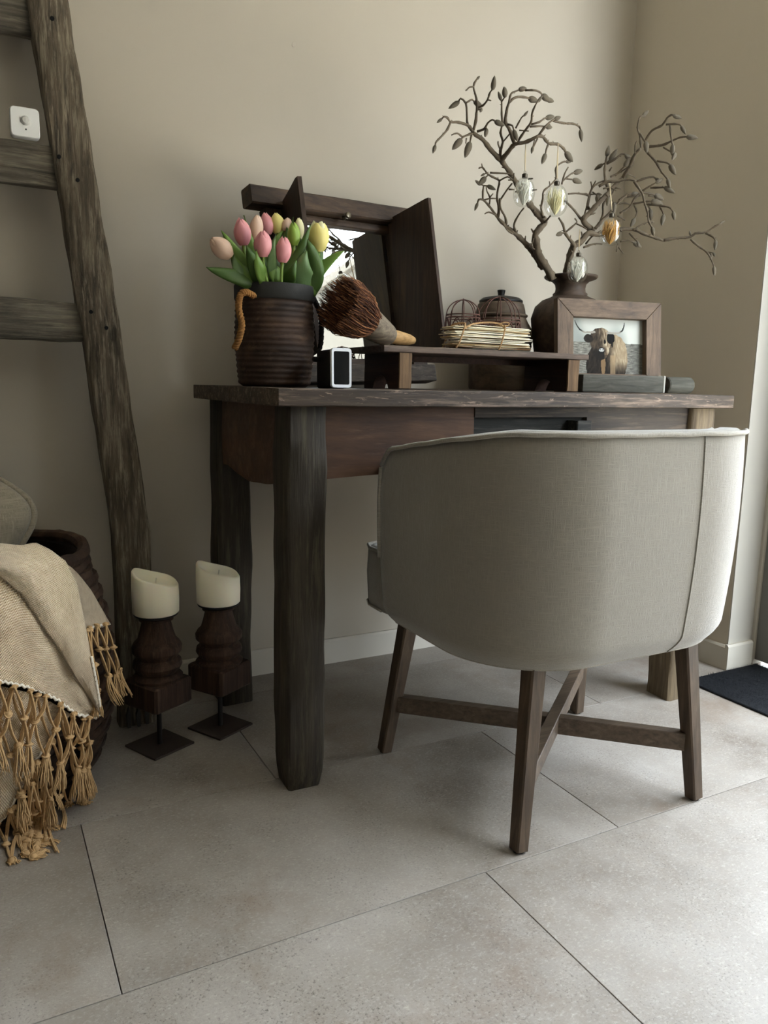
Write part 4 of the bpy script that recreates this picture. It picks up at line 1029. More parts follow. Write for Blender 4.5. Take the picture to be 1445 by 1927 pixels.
# the print: shaggy cow on a moor, colours laid per point of a fine grid
nx, ny = 190, 150; bm = bmesh.new(); vs = []
pw, ph = FW_ - 2 * bw, FH_ - 2 * bw
def mixc(a, b, f): return tuple(x + (y - x) * f for x, y in zip(a, b))
def sst(a, b, x): x = max(0, min(1, (x - a) / (b - a))); return x * x * (3 - 2 * x)
def hornd(x, y, pts, w0, w1):
    best = 9; bf = 0
    for k in range(len(pts) - 1):
        (ax_, ay), (bx, by) = pts[k], pts[k + 1]; dx, dy = bx - ax_, by - ay; t = max(0, min(1, ((x - ax_) * dx + (y - ay) * dy) / (dx * dx + dy * dy)))
        d = math.hypot(x - ax_ - dx * t, y - ay - dy * t); f = (k + t) / (len(pts) - 1)
        if d - (w0 + (w1 - w0) * f) < best: best = d - (w0 + (w1 - w0) * f); bf = f
    return best, bf
def ell(x, y, cx, cy, rx, ry): return math.hypot((x - cx) / rx, (y - cy) / ry)
HL = [(.33, .755), (.27, .745), (.20, .745), (.14, .79), (.10, .86), (.075, .94)]; HR = [(.52, .75), (.60, .745), (.67, .755), (.715, .80), (.735, .87), (.742, .94)]
def paint(x, y):       # x, y 0..1 from lower left
    n = lambda a, b, s=0: noise.noise(V((x * a, y * b, s)))
    c = mixc((.60, .62, .60), (.82, .83, .80), sst(-.4, .5, n(4, 1.6, 1) + .25 * (x - .5)))
    hz = .57 + .015 * n(12, 1, 2) 
    if y < hz:
        g = .5 + .5 * n(16, 50, 3) + .25 * n(60, 90, 4); c = mixc((.30, .295, .27), (.70, .69, .65), max(0, min(1, g)))
        if x > .7: c = mixc(c, (.34, .34, .32), .45 * sst(.72, .95, x))
    wob = .05 * n(22, 22, 7)
    # body (lit flank on the right, dark chest at the left)
    body = min(ell(x, y, .62, .30, .165, .42), ell(x, y, .44, .16, .215, .42), ell(x, y, .66, .36, .12, .30)) + wob
    if body < 1 and y < .74:
        st = max(0, min(1, .5 + .75 * noise.noise(V(((x + .10 * (y - .4) * (x - .55) * 6) * 62, y * 9, 5))) + .25 * n(140, 30, 6))); lit = sst(.50, .64, x + .03 * n(10, 4, 9)) * sst(-.02, .30, y)
        c = mixc(mixc((.10, .085, .07), (.24, .20, .16), st * .8), mixc((.42, .34, .25), (.84, .78, .66), .35 + .6 * st * (.6 + .5 * n(14, 10, 11))), lit)
        if y < .40 and .40 < x < .50 and ell(x, y, .455, .2, .03, .2) < 1: c = mixc(c, (.62, .50, .36), .8)
        if y < .36 and .55 < x < .62: c = mixc(c, (.70, .60, .46), .6)
    # neck and head
    hd2 = min(ell(x, y, .420, .62, .150, .215), ell(x, y, .42, .47, .115, .20)) + wob * .8
    if hd2 < 1:
        st = max(0, min(1, .5 + .8 * noise.noise(V(((x + (x - .44) * (y - .85) * 1.2) * 70, y * 10, 15))) + .25 * n(150, 30, 8))); lit = sst(.40, .50, x + .04 * n(12, 8, 16) + .10 * (y - .5))
        c = mixc(mixc((.16, .135, .11), (.40, .34, .27), st * .8), mixc((.40, .32, .24), (.86, .80, .68), st), lit * (.9 if y > .36 else .4))
        if y < .50 and x < .47: c = mixc(c, (.08, .07, .06), .75 * sst(.50, .40, y))
    if ell(x, y, .255, .640, .062, .075) + wob < 1: c = mixc((.10, .085, .07), (.2, .17, .14), .5 + .5 * n(50, 20, 3))
    if ell(x, y, .555, .655, .055, .10) + wob < 1: c = (.05, .045, .04)
    if ell(x, y, .575, .56, .014, .07) + wob < 1: c = (.06, .05, .045)
    if ell(x, y, .475, .59, .016, .04) < 1: c = (.09, .07, .06)
    if ell(x, y, .43, .435, .045, .06) + wob * .5 < 1: c = (.10, .09, .08)
    if ell(x, y, .432, .445, .036, .030) + wob * .4 < 1: c = (.74, .74, .73)
    if ell(x, y, .412, .452, .007, .010) < 1 or ell(x, y, .452, .452, .007, .010) < 1: c = (.08, .08, .08)
    for hh in (HL, HR):
        d, f = hornd(x, y, hh, .020, .004)
        if d < 0: c = mixc((.62, .60, .56), (.08, .07, .065), sst(.40, .62, f))
    return c
lay = None
grid = [[None] * (nx + 1) for _ in range(ny + 1)]; cols = []
for j in range(ny + 1):
    for i in range(nx + 1):
        grid[j][i] = bm.verts.new(FM @ V((bw - .002 + (pw + .004) * i / nx, .0085, bw - .002 + (ph + .004) * j / ny)))
        cols.append(paint(i / nx, j / ny))
for j in range(ny):
    for i in range(nx): bm.faces.new((grid[j][i], grid[j][i + 1], grid[j + 1][i + 1], grid[j + 1][i]))
mbp = MB(); mbp.bm.free(); mbp.bm = bm
tp_ = NT('photo_print'); vcn = tp_.new('ShaderNodeVertexColor'); vcn.layer_name = 'print'; tp_.link(vcn.outputs[0], tp_.p.inputs['Base Color']); tp_.rough(.7, .12)
po = mbp.build('photo', tp_.m, pf, smooth=False)
ca = po.data.color_attributes.new('print', 'FLOAT_COLOR', 'POINT')
lin = lambda x: x / 12.92 if x <= .04045 else ((x + .055) / 1.055) ** 2.4
for k, c in enumerate(cols): ca.data[k].color = (lin(c[0]) * .8, lin(c[1]) * .79, lin(c[2]) * .77, 1)

# ------------------------------------------------------------------ grey slab and grey round block in front of the frame
M_gry = wood('grey_green_painted_wood', '3e3d36', '57554d', '706e64', 'X', 1.2, .8, .25, spec=.15)
M_edge = wood('pale_slab_edge', '9a978c', 'b5b2a6', 'c8c5ba', 'Z', 1.2, .6, .2)
sl = at(1096, 737, 1.505); sr = at(1250, 737, 1.475); yaw = math.atan2(sr.y - sl.y, sr.x - sl.x); Ls = math.hypot(sr.y - sl.y, sr.x - sl.x)
SM = Matrix.Translation(V((sl.x, sl.y, DT))) @ Matrix.Rotation(yaw, 4, 'Z'); sh_ = at(1170, 706, 1.49).z - DT
slab = thing('wooden_slab', SM @ V((Ls / 2, 0, 0)), 'flat grey-green wooden slab lying before the photo frame', 'wood block')
MB().box(.0, Ls - .0045, .0, .048, .0006, sh_, .003, 2, M=SM).build('body', M_gry, slab)
MB().box(Ls - .0055, Ls + .0015, -.001, .048, .0004, sh_ + .0012, .003, 2, M=SM).build('edge', M_edge, slab)
rc0 = at(1258, 722, 1.515); rr_ = (at(1258, 709, 1.515).z - DT) / 2
RM = V((rc0.x, 1.517, DT + rr_)); rax = V((math.cos(yaw * .4), math.sin(yaw * .4), 0))
rb = thing('round_block', V((RM.x, RM.y, DT)), 'short grey round wooden block at right end of the slab', 'wood block')
rl = (at(1296, 722, 1.515) - rc0).length + .012
MB().lathe([(.001, -.0), (rr_ * .9, 0), (rr_, .003), (rr_, rl - .004), (rr_ * .88, rl), (.001, rl)], RM - rax * .012, 28, axis=rax, cap0=False, cap1=False).build('body', M_gry, rb)

# ------------------------------------------------------------------ magnolia branches with furry buds
M_bark = plain('grey_brown_bark', '443a30', 0.75, 0.5, '756753', 60, 0.6, 220, spec=.25)
M_bud = plain('furry_grey_bud', '4f473c', 0.85, 0.5, '857b6a', 120, 0.6, 400, spec=.15)
K6 = 320 / 1445
P6 = lambda p: (800 + p[0] * K6, 130 + p[1] * K6)
P7 = lambda p: (1060 + p[0] * K6, 200 + p[1] * K6)
bm_ = MB(); BR = []
rings = [(0.0003, 0), (.32, .08), (.48, .25), (.5, .42), (.40, .66), (.22, .86), (.0003, 1)]
for r, z in rings: pass
bud_me = MB().lathe([(r, z) for r, z in rings], (0, 0, 0), 10, lambda a, z: .06 * math.sin(2 * a), cap0=False, cap1=False).mesh('bud', M_bud, ang=None)
def branch(root, lab, strands, PX, y0, dy, group):
    """strands: (radius px at start, radius px at end, depth at start, depth at end, points, bud length px)"""
    t = thing(root, vc + V((0, 0, 0)), lab, 'branch', group)
    t.location = vc + V((0, 0, vz(560)))
    mb = MB(); nb = 0
    for r0, r1, d0, d1, pts, bl in strands:
        pp = [PX(p) for p in pts]; n = len(pp) - 1; P3 = []
        Ls_ = [0]
        for a, b in zip(pp, pp[1:]): Ls_.append(Ls_[-1] + math.hypot(b[0] - a[0], b[1] - a[1]))
        for k, (u, v) in enumerate(pp):
            f = Ls_[k] / Ls_[-1]; y = y0 + d0 + (d1 - d0) * f - dy * max(0, min(1, (500 - v) / 330)) * max(0, min(1, (1010 - u) / 80 + 1))
            q = ray(u, v); lim = 1.84 * q.y / q.x if q.x > 0 else 9; y = min(y, lim, 1.92)
            P3.append(at(u, v, y))
        fine = []; rad = []
        for k in range(n):
            a, b, c_, d = P3[max(k - 1, 0)], P3[k], P3[k + 1], P3[min(k + 2, n)]
            m = max(2, int((c_ - b).length / .007))
            for i in range(m):
                g = i / m; fine.append(.5 * ((2 * b) + (c_ - a) * g + (2 * a - 5 * b + 4 * c_ - d) * g * g + (3 * b - a - 3 * c_ + d) * g ** 3)); rad.append((k + g) / n)
        fine.append(P3[-1]); rad.append(1.0)
        R = []
        for i, (p, f) in enumerate(zip(fine, rad)):
            px_ = (p.dot(FW) - H * FW.z) / F
            node = .22 if i % 5 == 2 and len(fine) > 6 else 0
            R.append((r0 + (r1 - r0) * f) * 1.4 * px_ * (1 + node + .18 * noise.noise(p * 70)))
        mb.tube(fine, R, 8 if r0 > 2.2 else 6)
        # scars and spurs along the twig
        for i in range(4, len(fine) - 2, 5):
            ax = (fine[i + 1] - fine[i]).normalized(); o = ax.orthogonal(); o.rotate(Matrix.Rotation(i * 2.4, 3, ax)) if False else None
            o = Matrix.Rotation(i * 2.4, 3, ax) @ ax.orthogonal().normalized()
            mb.tube([fine[i], fine[i] + (o + ax * .6) * (R[i] * 2.1)], [R[i] * .5, R[i] * .22], 5)
        if bl:
            px_ = (fine[-1].dot(FW) - H * FW.z) / F; ln = bl * 1.6 * px_
            ax = (fine[-1] - fine[max(0, len(fine) - 4)]); ax.y *= .3; ax = (ax.normalized() + V((0, 0, -.15))).normalized()
            o = link('bud', bud_me, t); o.location = fine[-1] - V(t.location) - ax * (ln * .08)
            q = V((0, 0, 1)).rotation_difference(ax); o.rotation_mode = 'QUATERNION'; o.rotation_quaternion = q; w_ = ln * rnd(.38, .46); o.scale = (w_, w_ * .9, ln); nb += 1
    mb.build('wood', M_bark, t, ang=None); return t
random.seed(3)
b = 13
LEFT = [
 (5.6, 3.2, 0.0, .03, [(1085, 1790), (1040, 1700), (980, 1610), (950, 1540), (945, 1480), (935, 1410), (975, 1350), (1015, 1300), (960, 1235), (890, 1150), (830, 1060), (770, 960), (720, 880), (650, 780)], 0),
 (3.4, 2.2, .03, .06, [(650, 780), (560, 690), (490, 600), (430, 560), (400, 530)], 0),
 (2.0, 1.2, .06, .05, [(400, 530), (380, 490), (330, 465), (265, 450), (215, 450), (190, 415), (160, 405), (140, 425)], 9), (1.6, 1.0, .05, .0, [(215, 450), (190, 510), (150, 560), (110, 600), (90, 625), (86, 650)], 11),
 (1.9, 1.1, .06, .09, [(400, 530), (360, 470), (355, 400), (345, 290), (300, 250), (285, 280)], 16), (1.4, 1.0, .08, .09, [(345, 290), (375, 270), (400, 260), (418, 280)], 14),
 (2.1, 1.0, .06, .10, [(410, 520), (430, 440), (435, 380), (440, 330), (435, 250), (410, 150), (430, 100), (440, 85)], 7), (1.2, 1.0, .09, .08, [(410, 150), (375, 155), (360, 170)], 5),
 (1.6, 1.0, .08, .04, [(440, 330), (490, 310), (530, 260), (550, 200), (575, 170)], 18), (1.2, .8, .08, .05, [(450, 345), (480, 340)], 9), (1.1, .8, .06, .05, [(530, 260), (560, 268)], 0),
 (1.7, 1.0, .06, .04, [(410, 540), (360, 560), (320, 580), (305, 600)], 20), (1.3, .8, .05, .03, [(320, 580), (270, 545), (225, 560)], 0), (1.1, .8, .05, .03, [(350, 590), (345, 630)], 0),
 (1.5, 1.0, .06, .03, [(395, 550), (385, 600), (380, 630)], 22), (1.7, 1.0, .06, .03, [(440, 530), (500, 510), (530, 460), (570, 430), (595, 445)], 14), (1.2, 1.0, .05, .03, [(500, 510), (518, 500), (523, 515)], 14),
 (3.0, 1.5, .03, -.08, [(640, 780), (700, 710), (760, 640), (840, 625), (900, 600), (960, 570), (1000, 575), (1050, 630), (1130, 640), (1180, 680), (1195, 710)], 17), (1.4, 1.1, -.05, -.07, [(1050, 630), (1030, 680), (1022, 725)], 15),
 (1.9, 1.1, -.03, -.10, [(960, 570), (1010, 500), (1060, 450), (1100, 425)], 12), (1.5, 1.1, -.07, -.14, [(1090, 440), (1180, 460), (1260, 465), (1310, 490), (1320, 520)], 15), (1.0, .8, -.03, -.04, [(930, 600), (915, 660)], 9), (1.1, .9, -.03, -.04, [(955, 590), (925, 650), (918, 680)], 0),
 (2.6, 1.2, .01, .05, [(760, 640), (740, 580), (710, 500), (680, 450), (690, 370), (710, 290), (770, 240), (850, 240), (885, 250)], 16), (1.5, 1.0, .03, .07, [(710, 290), (730, 210), (780, 185), (800, 175)], 14), (1.4, 1.1, .05, .02, [(850, 180), (930, 180), (980, 200), (995, 225)], 17), (1.0, .8, .02, .01, [(1000, 240), (1040, 260)], 13), (1.2, .9, .05, .05, [(800, 175), (850, 180)], 0),
 (1.3, 1.0, .02, .0, [(700, 470), (740, 480), (752, 520)], 15),
 (2.0, 1.1, .03, .07, [(640, 760), (640, 690), (660, 620), (640, 540), (655, 470), (650, 380), (650, 280), (645, 262)], 11), (1.1, .9, .06, .05, [(655, 270), (680, 230)], 17), (1.2, .8, .04, .02, [(660, 620), (710, 560), (735, 520)], 0), (1.1, .8, .03, .03, [(640, 690), (620, 640), (620, 615)], 0),
 (1.8, 1.0, .0, -.04, [(790, 610), (850, 520), (900, 450), (910, 370), (945, 290), (960, 275)], 10), (1.4, 1.0, -.02, -.06, [(900, 470), (970, 450), (1010, 420), (1030, 415)], 16), (1.3, .9, -.02, -.05, [(890, 490), (970, 485), (1030, 490)], 12), (1.3, .9, -.01, -.02, [(770, 500), (820, 410), (840, 398)], 8), (1.0, .8, .0, -.02, [(800, 520), (880, 527)], 0),
 (4.4, 2.0, .02, .05, [(1000, 1690), (930, 1575), (860, 1490), (800, 1430), (730, 1370), (670, 1320), (620, 1270)], 0), (1.9, 1.1, .05, .06, [(620, 1270), (600, 1240), (540, 1160), (490, 1110), (455, 1110), (445, 1140)], 10), (1.4, .9, .06, .07, [(490, 1110), (490, 1040), (495, 990), (470, 982)], 10), (1.0, .9, .07, .06, [(495, 990), (530, 992)], 12), (1.2, .8, .06, .07, [(545, 1150), (550, 1090), (525, 1040), (518, 1000)], 0), (1.0, .8, .06, .07, [(550, 1090), (575, 1060)], 0), (1.2, .9, .06, .06, [(500, 1115), (545, 1100), (600, 1100)], 0),
 (1.9, 1.0, .05, .03, [(620, 1270), (625, 1180), (610, 1090), (620, 1010), (630, 950), (570, 915), (530, 890), (485, 835), (455, 845)], 0), (1.1, .9, .04, .03, [(530, 905), (510, 925)], 15), (1.0, .8, .03, .03, [(530, 880), (505, 890)], 7), (1.3, .9, .03, .01, [(630, 950), (700, 915), (740, 940)], 0), (1.2, .8, .03, .0, [(550, 880), (640, 885), (710, 890), (750, 910)], 0), (.9, .7, .03, .03, [(485, 835), (480, 805)], 0),
 (1.4, .9, .04, .01, [(640, 1110), (700, 1020), (740, 970)], 0), (1.1, .8, .02, .01, [(710, 1022), (760, 1024)], 0), (1.7, 1.2, .05, .03, [(690, 1330), (680, 1260), (640, 1180), (635, 1100)], 0), (1.6, 1.0, .04, .0, [(770, 1390), (755, 1320), (800, 1230), (840, 1180)], 0), (1.2, .8, .05, .05, [(600, 1240), (540, 1215), (505, 1232)], 0), (1.3, .9, .03, .03, [(745, 1400), (700, 1370), (660, 1310)], 0),
 (1.7, 1.0, .0, -.08, [(1020, 1300), (1065, 1245)], 0), (1.5, 1.0, .0, -.06, [(1000, 1250), (985, 1180), (1000, 1100), (1005, 1040), (1060, 990), (1110, 930), (1110, 840), (1160, 795), (1200, 785)], 10), (1.3, .9, -.04, -.05, [(1160, 980), (1185, 890), (1215, 835)], 0), (1.2, .9, -.04, -.07, [(1170, 950), (1240, 890), (1270, 880)], 15), (1.2, .9, -.04, -.07, [(1190, 930), (1260, 940)], 14), (1.0, .8, -.02, -.03, [(985, 1180), (975, 1155)], 0), (1.0, .7, -.04, -.05, [(1060, 990), (1055, 955)], 0), (1.0, .7, .0, .0, [(920, 1440), (905, 1510), (930, 1530)], 0),
 (1.2, .8, .0, .0, [(750, 930), (755, 885)], 0), (1.2, .8, -.02, -.03, [(880, 935), (915, 930)], 0), (1.0, .8, -.02, -.03, [(905, 1030), (950, 1025)], 0)]
branch('magnolia_branch', 'left magnolia branch, tallest, fanning out of the vase towards the mirror', LEFT, P6, 1.72, .27, 'magnolia branches in the vase')
MIDB = [
 (3.6, 1.2, 0, -.08, [(1205, 1780), (1205, 1700), (1215, 1640), (1250, 1560), (1265, 1500), (1230, 1450), (1190, 1395), (1180, 1360), (1170, 1320), (1135, 1265)], 0), (1.4, 1.0, -.06, -.07, [(1185, 1390), (1160, 1393)], 12), (1.3, .9, -.06, -.08, [(1195, 1385), (1260, 1330), (1290, 1300), (1272, 1270)], 0), (1.2, .9, -.06, -.09, [(1275, 1310), (1340, 1340), (1370, 1360)], 0)]
branch('magnolia_branch', 'short middle magnolia twig rising between the two hanging eggs', MIDB, P6, 1.72, 0, 'magnolia branches in the vase')
RIGHT = [
 (4.8, 3.0, 0, -.06, [(25, 1440), (40, 1340), (80, 1200), (150, 1150), (210, 1080), (300, 1090), (380, 1060)], 0), (2.8, 1.8, -.06, -.14, [(380, 1060), (500, 1045), (610, 1050), (700, 1090), (850, 1140)], 0), (2.0, 1.0, -.14, -.24, [(850, 1140), (960, 1120), (1080, 1110), (1120, 1080), (1210, 1070), (1290, 1020), (1330, 1000)], 8), (1.4, 1.0, -.2, -.24, [(1210, 1080), (1270, 1110), (1295, 1145)], 14), (1.7, 1.0, -.19, -.24, [(1080, 1130), (1150, 1190), (1220, 1240), (1260, 1310), (1280, 1365)], 12), (1.1, .8, -.2, -.22, [(1230, 1240), (1275, 1248)], 7), (1.0, .8, -.2, -.22, [(1230, 1240), (1260, 1265)], 7), (1.2, .9, -.18, -.18, [(1080, 1110), (1078, 1095)], 6),
 (2.0, 1.2, -.02, -.02, [(240, 1050), (180, 1000), (150, 960), (90, 880), (30, 820), (-60, 750)], 0),
 (4.0, 2.4, -.02, -.06, [(250, 1060), (170, 970), (230, 900), (300, 820), (360, 760), (430, 680), (500, 610)], 0), (2.4, 2.0, -.06, -.12, [(500, 610), (560, 520), (600, 420), (655, 360)], 0), (1.7, 1.1, -.12, -.13, [(660, 350), (650, 250), (630, 180), (650, 95), (675, 82)], 12), (1.4, 1.0, -.12, -.15, [(640, 215), (680, 280), (700, 305)], 15),
 (1.7, 1.1, -.12, -.20, [(690, 300), (750, 210), (840, 160), (880, 100), (915, 75), (935, 80)], 12), (1.4, 1.1, -.18, -.21, [(870, 155), (940, 150), (990, 155), (1002, 170)], 12), (1.3, 1.1, -.18, -.20, [(905, 165), (915, 260), (928, 330)], 14), (1.2, 1.0, -.19, -.21, [(930, 390), (950, 405)], 14), (1.7, 1.0, -.12, -.22, [(700, 345), (840, 330), (920, 295), (990, 265), (1050, 258)], 14), (1.2, 1.0, -.16, -.19, [(850, 350), (910, 385), (930, 395)], 0), (1.8, 1.1, -.12, -.18, [(690, 360), (740, 420), (790, 480), (830, 550), (870, 600), (885, 620)], 12), (1.3, 1.0, -.15, -.18, [(795, 465), (880, 480), (905, 500)], 15), (1.3, .9, -.11, -.12, [(610, 400), (610, 330), (630, 290)], 0),
 (2.0, 1.4, -.05, -.12, [(300, 680), (380, 640), (450, 640), (560, 620), (620, 640)], 0), (1.5, 1.0, -.12, -.15, [(620, 640), (700, 610), (760, 600), (785, 615)], 9), (1.8, 1.2, -.12, -.18, [(600, 640), (670, 740), (690, 820), (715, 900), (725, 980), (755, 1030)], 11), (1.4, 1.0, -.13, -.16, [(670, 720), (750, 670), (785, 652)], 11), (1.3, 1.0, -.13, -.17, [(740, 692), (830, 690), (860, 690)], 16),
 (1.6, 1.1, -.05, -.1, [(480, 910), (560, 860), (600, 790), (660, 740), (720, 740), (780, 755)], 15), (1.3, 1.0, -.08, -.12, [(590, 830), (700, 810), (750, 808)], 16), (1.4, 1.0, -.08, -.16, [(690, 830), (820, 845), (900, 860), (935, 900)], 11), (1.2, .9, -.11, -.14, [(815, 845), (845, 900), (852, 930)], 15), (1.1, .9, -.06, -.08, [(600, 840), (625, 900), (605, 960)], 13), (1.1, .9, -.09, -.1, [(720, 840), (740, 880)], 14), (1.3, .9, -.04, -.06, [(470, 800), (540, 750), (580, 745)], 10), (1.2, .8, -.04, -.05, [(460, 830), (520, 822), (570, 840)], 0), (1.2, .8, -.05, -.07, [(540, 770), (640, 760), (660, 740)], 0), (1.1, .8, -.07, -.08, [(720, 760), (780, 770), (800, 800)], 0),
 (2.2, 1.2, -.04, -.03, [(390, 720), (360, 640), (350, 560), (358, 480), (368, 420)], 14), (1.2, .9, -.03, -.04, [(362, 490), (395, 455)], 16), (1.4, 1.0, -.03, -.06, [(370, 490), (430, 455), (490, 410), (515, 405), (530, 415)], 14), (1.1, .8, -.03, -.02, [(355, 485), (330, 495)], 12), (1.3, .9, -.05, -.08, [(440, 590), (500, 530), (520, 510)], 13), (1.2, .9, -.06, -.08, [(540, 560), (580, 505)], 12), (1.3, .8, -.05, -.07, [(400, 600), (480, 560), (560, 510)], 0), (1.0, .8, -.06, -.06, [(540, 570), (610, 605)], 0), (1.1, .8, -.04, -.04, [(390, 550), (410, 520)], 0),
 (1.8, 1.1, -.02, 0, [(240, 890), (205, 850), (215, 760), (160, 745), (100, 740), (40, 745)], 0), (1.4, .9, -.01, -.03, [(215, 760), (250, 690), (300, 650), (360, 630)], 0), (1.3, .9, -.01, 0, [(200, 880), (222, 780), (240, 690), (232, 640)], 0), (1.1, .9, -.01, -.03, [(250, 730), (290, 760)], 15), (1.1, .8, -.01, -.01, [(245, 690), (275, 635)], 0), (1.2, .8, .0, .0, [(180, 920), (195, 860), (205, 810)], 0), (1.1, .8, -.01, -.02, [(220, 750), (285, 745)], 8),
 (1.7, 1.1, -.03, -.05, [(300, 1020), (335, 920), (340, 830), (400, 760), (440, 700)], 0), (2.2, 1.2, -.04, -.08, [(270, 1040), (330, 970), (420, 880), (480, 800), (540, 760)], 0), (1.1, .9, -.06, -.08, [(360, 750), (385, 775)], 15), (1.1, .9, -.06, -.08, [(400, 770), (430, 820)], 17), (1.2, .8, -.05, -.06, [(340, 700), (400, 690), (450, 720)], 0), (1.1, .8, -.05, -.06, [(430, 690), (490, 700)], 0), (1.0, .8, -.03, -.03, [(235, 915), (270, 908)], 0),
 (1.3, .9, -.08, -.1, [(480, 1150), (550, 1140), (600, 1160)], 13), (1.3, .9, -.09, -.12, [(560, 1080), (610, 1130), (630, 1150)], 8), (1.1, .7, -.07, -.08, [(450, 1150), (470, 1200), (510, 1250)], 0), (1.0, .7, -.07, -.08, [(462, 1170), (450, 1235)], 0), (1.4, .9, -.1, -.13, [(590, 1055), (680, 1000), (770, 985)], 0), (1.5, .9, -.02, -.04, [(170, 1200), (260, 1170), (330, 1170)], 0), (1.1, .7, -.06, -.07, [(460, 930), (525, 968)], 0), (1.4, .9, -.02, -.05, [(190, 1170), (240, 1110), (280, 1085)], 0)]
branch('magnolia_branch', 'right magnolia branch, spreading widest towards the side wall', RIGHT, P7, 1.72, 0, 'magnolia branches in the vase')

# ------------------------------------------------------------------ hanging glass eggs
gl = NT('clear_glass_egg'); gl.n.remove(gl.p)
ga = gl.new('ShaderNodeBsdfTransparent'); ga.inputs[0].default_value = (.96, .97, .96, 1); gb = gl.new('ShaderNodeBsdfGlossy'); gb.inputs['Roughness'].default_value = .03
lw = gl.new('ShaderNodeLayerWeight'); lw.inputs['Blend'].default_value = .32
gmx = gl.new('ShaderNodeMixShader'); gl.link(gl.ramp(lw.outputs['Facing'], [(0.0, (.10,) * 3), (.6, (.16,) * 3), (1.0, (.75,) * 3)]), gmx.inputs[0])
gl.link(ga.outputs[0], gmx.inputs[1]); gl.link(gb.outputs[0], gmx.inputs[2]); gl.link(gmx.outputs[0], gl.n['Material Output'].inputs[0])
M_cap = plain('pewter_cap', '5a5348', .35, metal=.8)
M_str = plain('pale_raffia_string', 'c9b896', .9)
M_fil = {'white': plain('white_dried_grass', 'ece9dc', .9), 'cream': plain('cream_dried_grass', 'efe6b8', .9), 'gold': plain('golden_dried_flower', 'c08a3c', .9, .4, 'e0b56a', 200)}
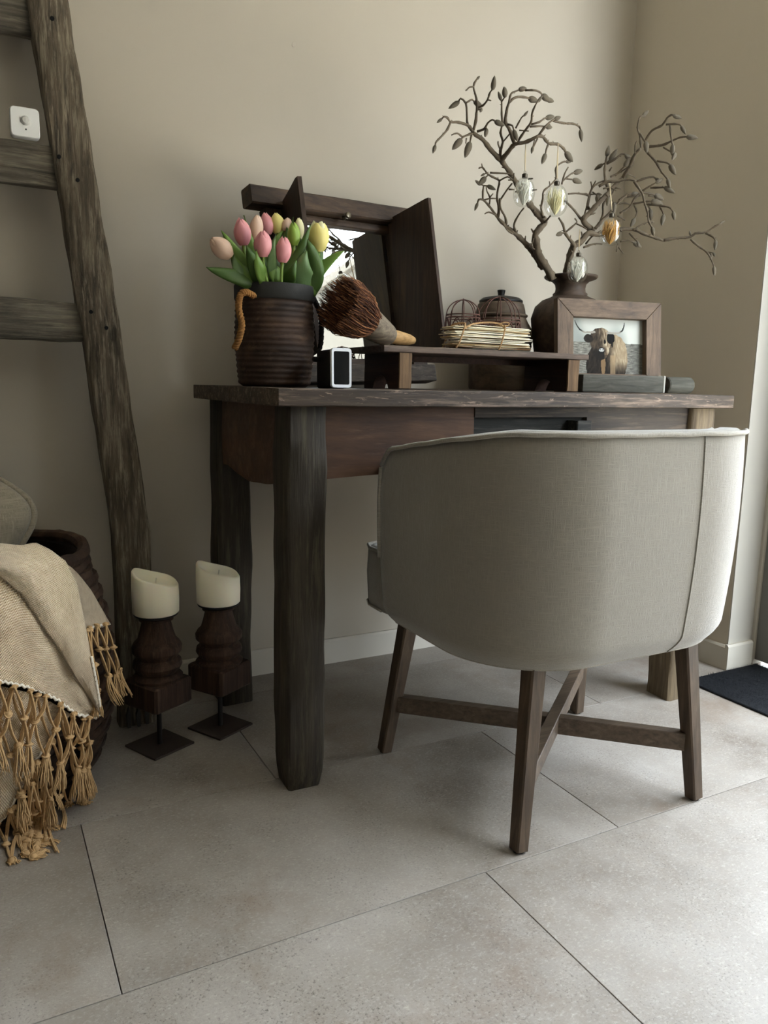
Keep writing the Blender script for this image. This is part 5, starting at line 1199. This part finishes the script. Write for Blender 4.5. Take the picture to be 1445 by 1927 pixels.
def egg(u, v0, v1, hw, y, vs_, us_, fill, lab, hang, seed):
    random.seed(seed)
    top, bot = at(u, v0, y), at(u, v1, y); c = (top + bot) / 2; px_ = (c.dot(FW) - H * FW.z) / F; r = hw * px_; hh = (top - bot).length
    t = thing('glass_egg', top, lab, 'ornament', 'glass eggs on the branches')
    n = 16; pr = []
    for i in range(n + 1):
        a = PI * i / n; z = -math.cos(a); pr.append((max(.0004, r * math.sin(a) ** .85 * (1 - .08 * z)), c.z + z * hh / 2))
    C0 = V((c.x, c.y, 0))
    MB().lathe(pr, C0, 28, cap0=False, cap1=False).build('glass', gl.m, t, ang=None)
    ct = V((c.x, c.y, top.z))
    MB().lathe([(.0062, -.0022), (.0066, 0), (.0066, .006), (.0050, .0075), (.0005, .008)], ct, 16).build('cap', M_cap, t)
    MB().tube([ct + V((.0028 * math.cos(a), 0, .0105 + .0032 * math.sin(a))) for a in [2 * PI * i / 12 for i in range(13)]], .0006, 5, False).build('ring', M_cap, t)
    s0 = ct + V((0, 0, .013)); s1 = at(us_, vs_, hang); s1 = V((s1.x, s1.y, s1.z))
    MB().tube([s0, s0.lerp(s1, .5) + V((.0012, 0, 0)), s1], .0009, 5).tube([s0, s0.lerp(s1, .5) - V((.0018, .0005, 0)), s1 + V((.001, .001, .001))], .0009, 5).build('string', M_str, t, ang=None)
    mb = MB(); base = V((c.x, c.y, bot.z + hh * .06))
    for k in range(90):
        a = rnd(0, 2 * PI); q = math.sqrt(rnd(0, 1)); L_ = hh * rnd(.45, .86)
        pts = []
        for i in range(5):
            f = i / 4; z = L_ * f; zz_ = (base.z + z - c.z) / (hh / 2); lim = r * math.sqrt(max(0.02, 1 - zz_ * zz_)) * .86
            rr = min(lim, q * r * .85 * (f ** .8) + .001); pts.append(base + V((math.cos(a + f * .8) * rr, math.sin(a + f * .8) * rr, z)))
        mb.tube(pts, [.0006, .0006, .0006, .0009, .0004], 3, False)
    tag(mb.build('dried_grass', M_fil['cream' if fill == 'cream' else 'white' if fill == 'white' else 'gold'], t, ang=None), kind='stuff')
    if fill != 'cream':
        mb = MB()
        for k in range(16):
            d = V((rnd(-1, 1), rnd(-1, 1), rnd(-1, 1))) * (r * .48); mb.ball(V((c.x, c.y, c.z + hh * .08)) + d, r * rnd(.12, .2), 6, 5)
        tag(mb.build('dried_petals', M_fil['white' if fill == 'white' else 'gold'], t, ang=None), kind='stuff')
egg(986, 333, 390, 20, 1.52, 271, 989, 'white', 'clear glass egg with wispy white filling, leftmost on the branches', 1.52, 1)
egg(1046, 347, 408, 22, 1.50, 270, 1050, 'cream', 'clear glass egg filled with cream dried grass in the middle', 1.50, 2)
egg(1149, 407, 463, 21, 1.53, 345, 1147, 'gold', 'clear glass egg holding a golden dried flower on the right branch', 1.53, 3)
egg(1087, 481, 533, 19, 1.60, 432, 1091, 'white', 'clear glass egg with white petals hanging before the vase neck', 1.60, 4)

# ------------------------------------------------------------------ mat at the glass door, small marks
M_mat = plain('charcoal_mat', '191a1c', 0.97, 0.5, '2a2b2e', 160, 1.0, 500, spec=.1)
mat = thing('door_mat', (1.95, .5, 0), 'charcoal pile mat in front of the glass door', 'mat')
mb = MB(); random.seed(2)
mb.box(1.703, 2.0, -.5, 1.398, .0005, .006, .002); mb.build('backing', M_mat, mat)
mb = MB()
for k in range(9000):
    x, y = rnd(1.704, 1.999), rnd(.5, 1.397); a, bb = rnd(-.004, .004), rnd(-.004, .004)
    p = V((x, y, .006)); mb.bm.faces.new([mb.bm.verts.new(q) for q in (p + V((-.0012, 0, 0)), p + V((.0012, .0006, 0)), p + V((a, bb, rnd(.004, .007))))])
tag(mb.build('pile', M_mat, mat, ang=None), kind='stuff')
fp = at(553, 84, YW)
MB().lathe([(.006, 0), (.0056, .0008), (.0004, .001)], V((fp.x, YW, fp.z)), 12, lambda a, z: .25 * math.sin(2 * a + 1), axis=(0, -1, 0)).build('filler_patch', plain('white_filler', 'b8b0a1', .9), bpy.data.objects['wall_back'])
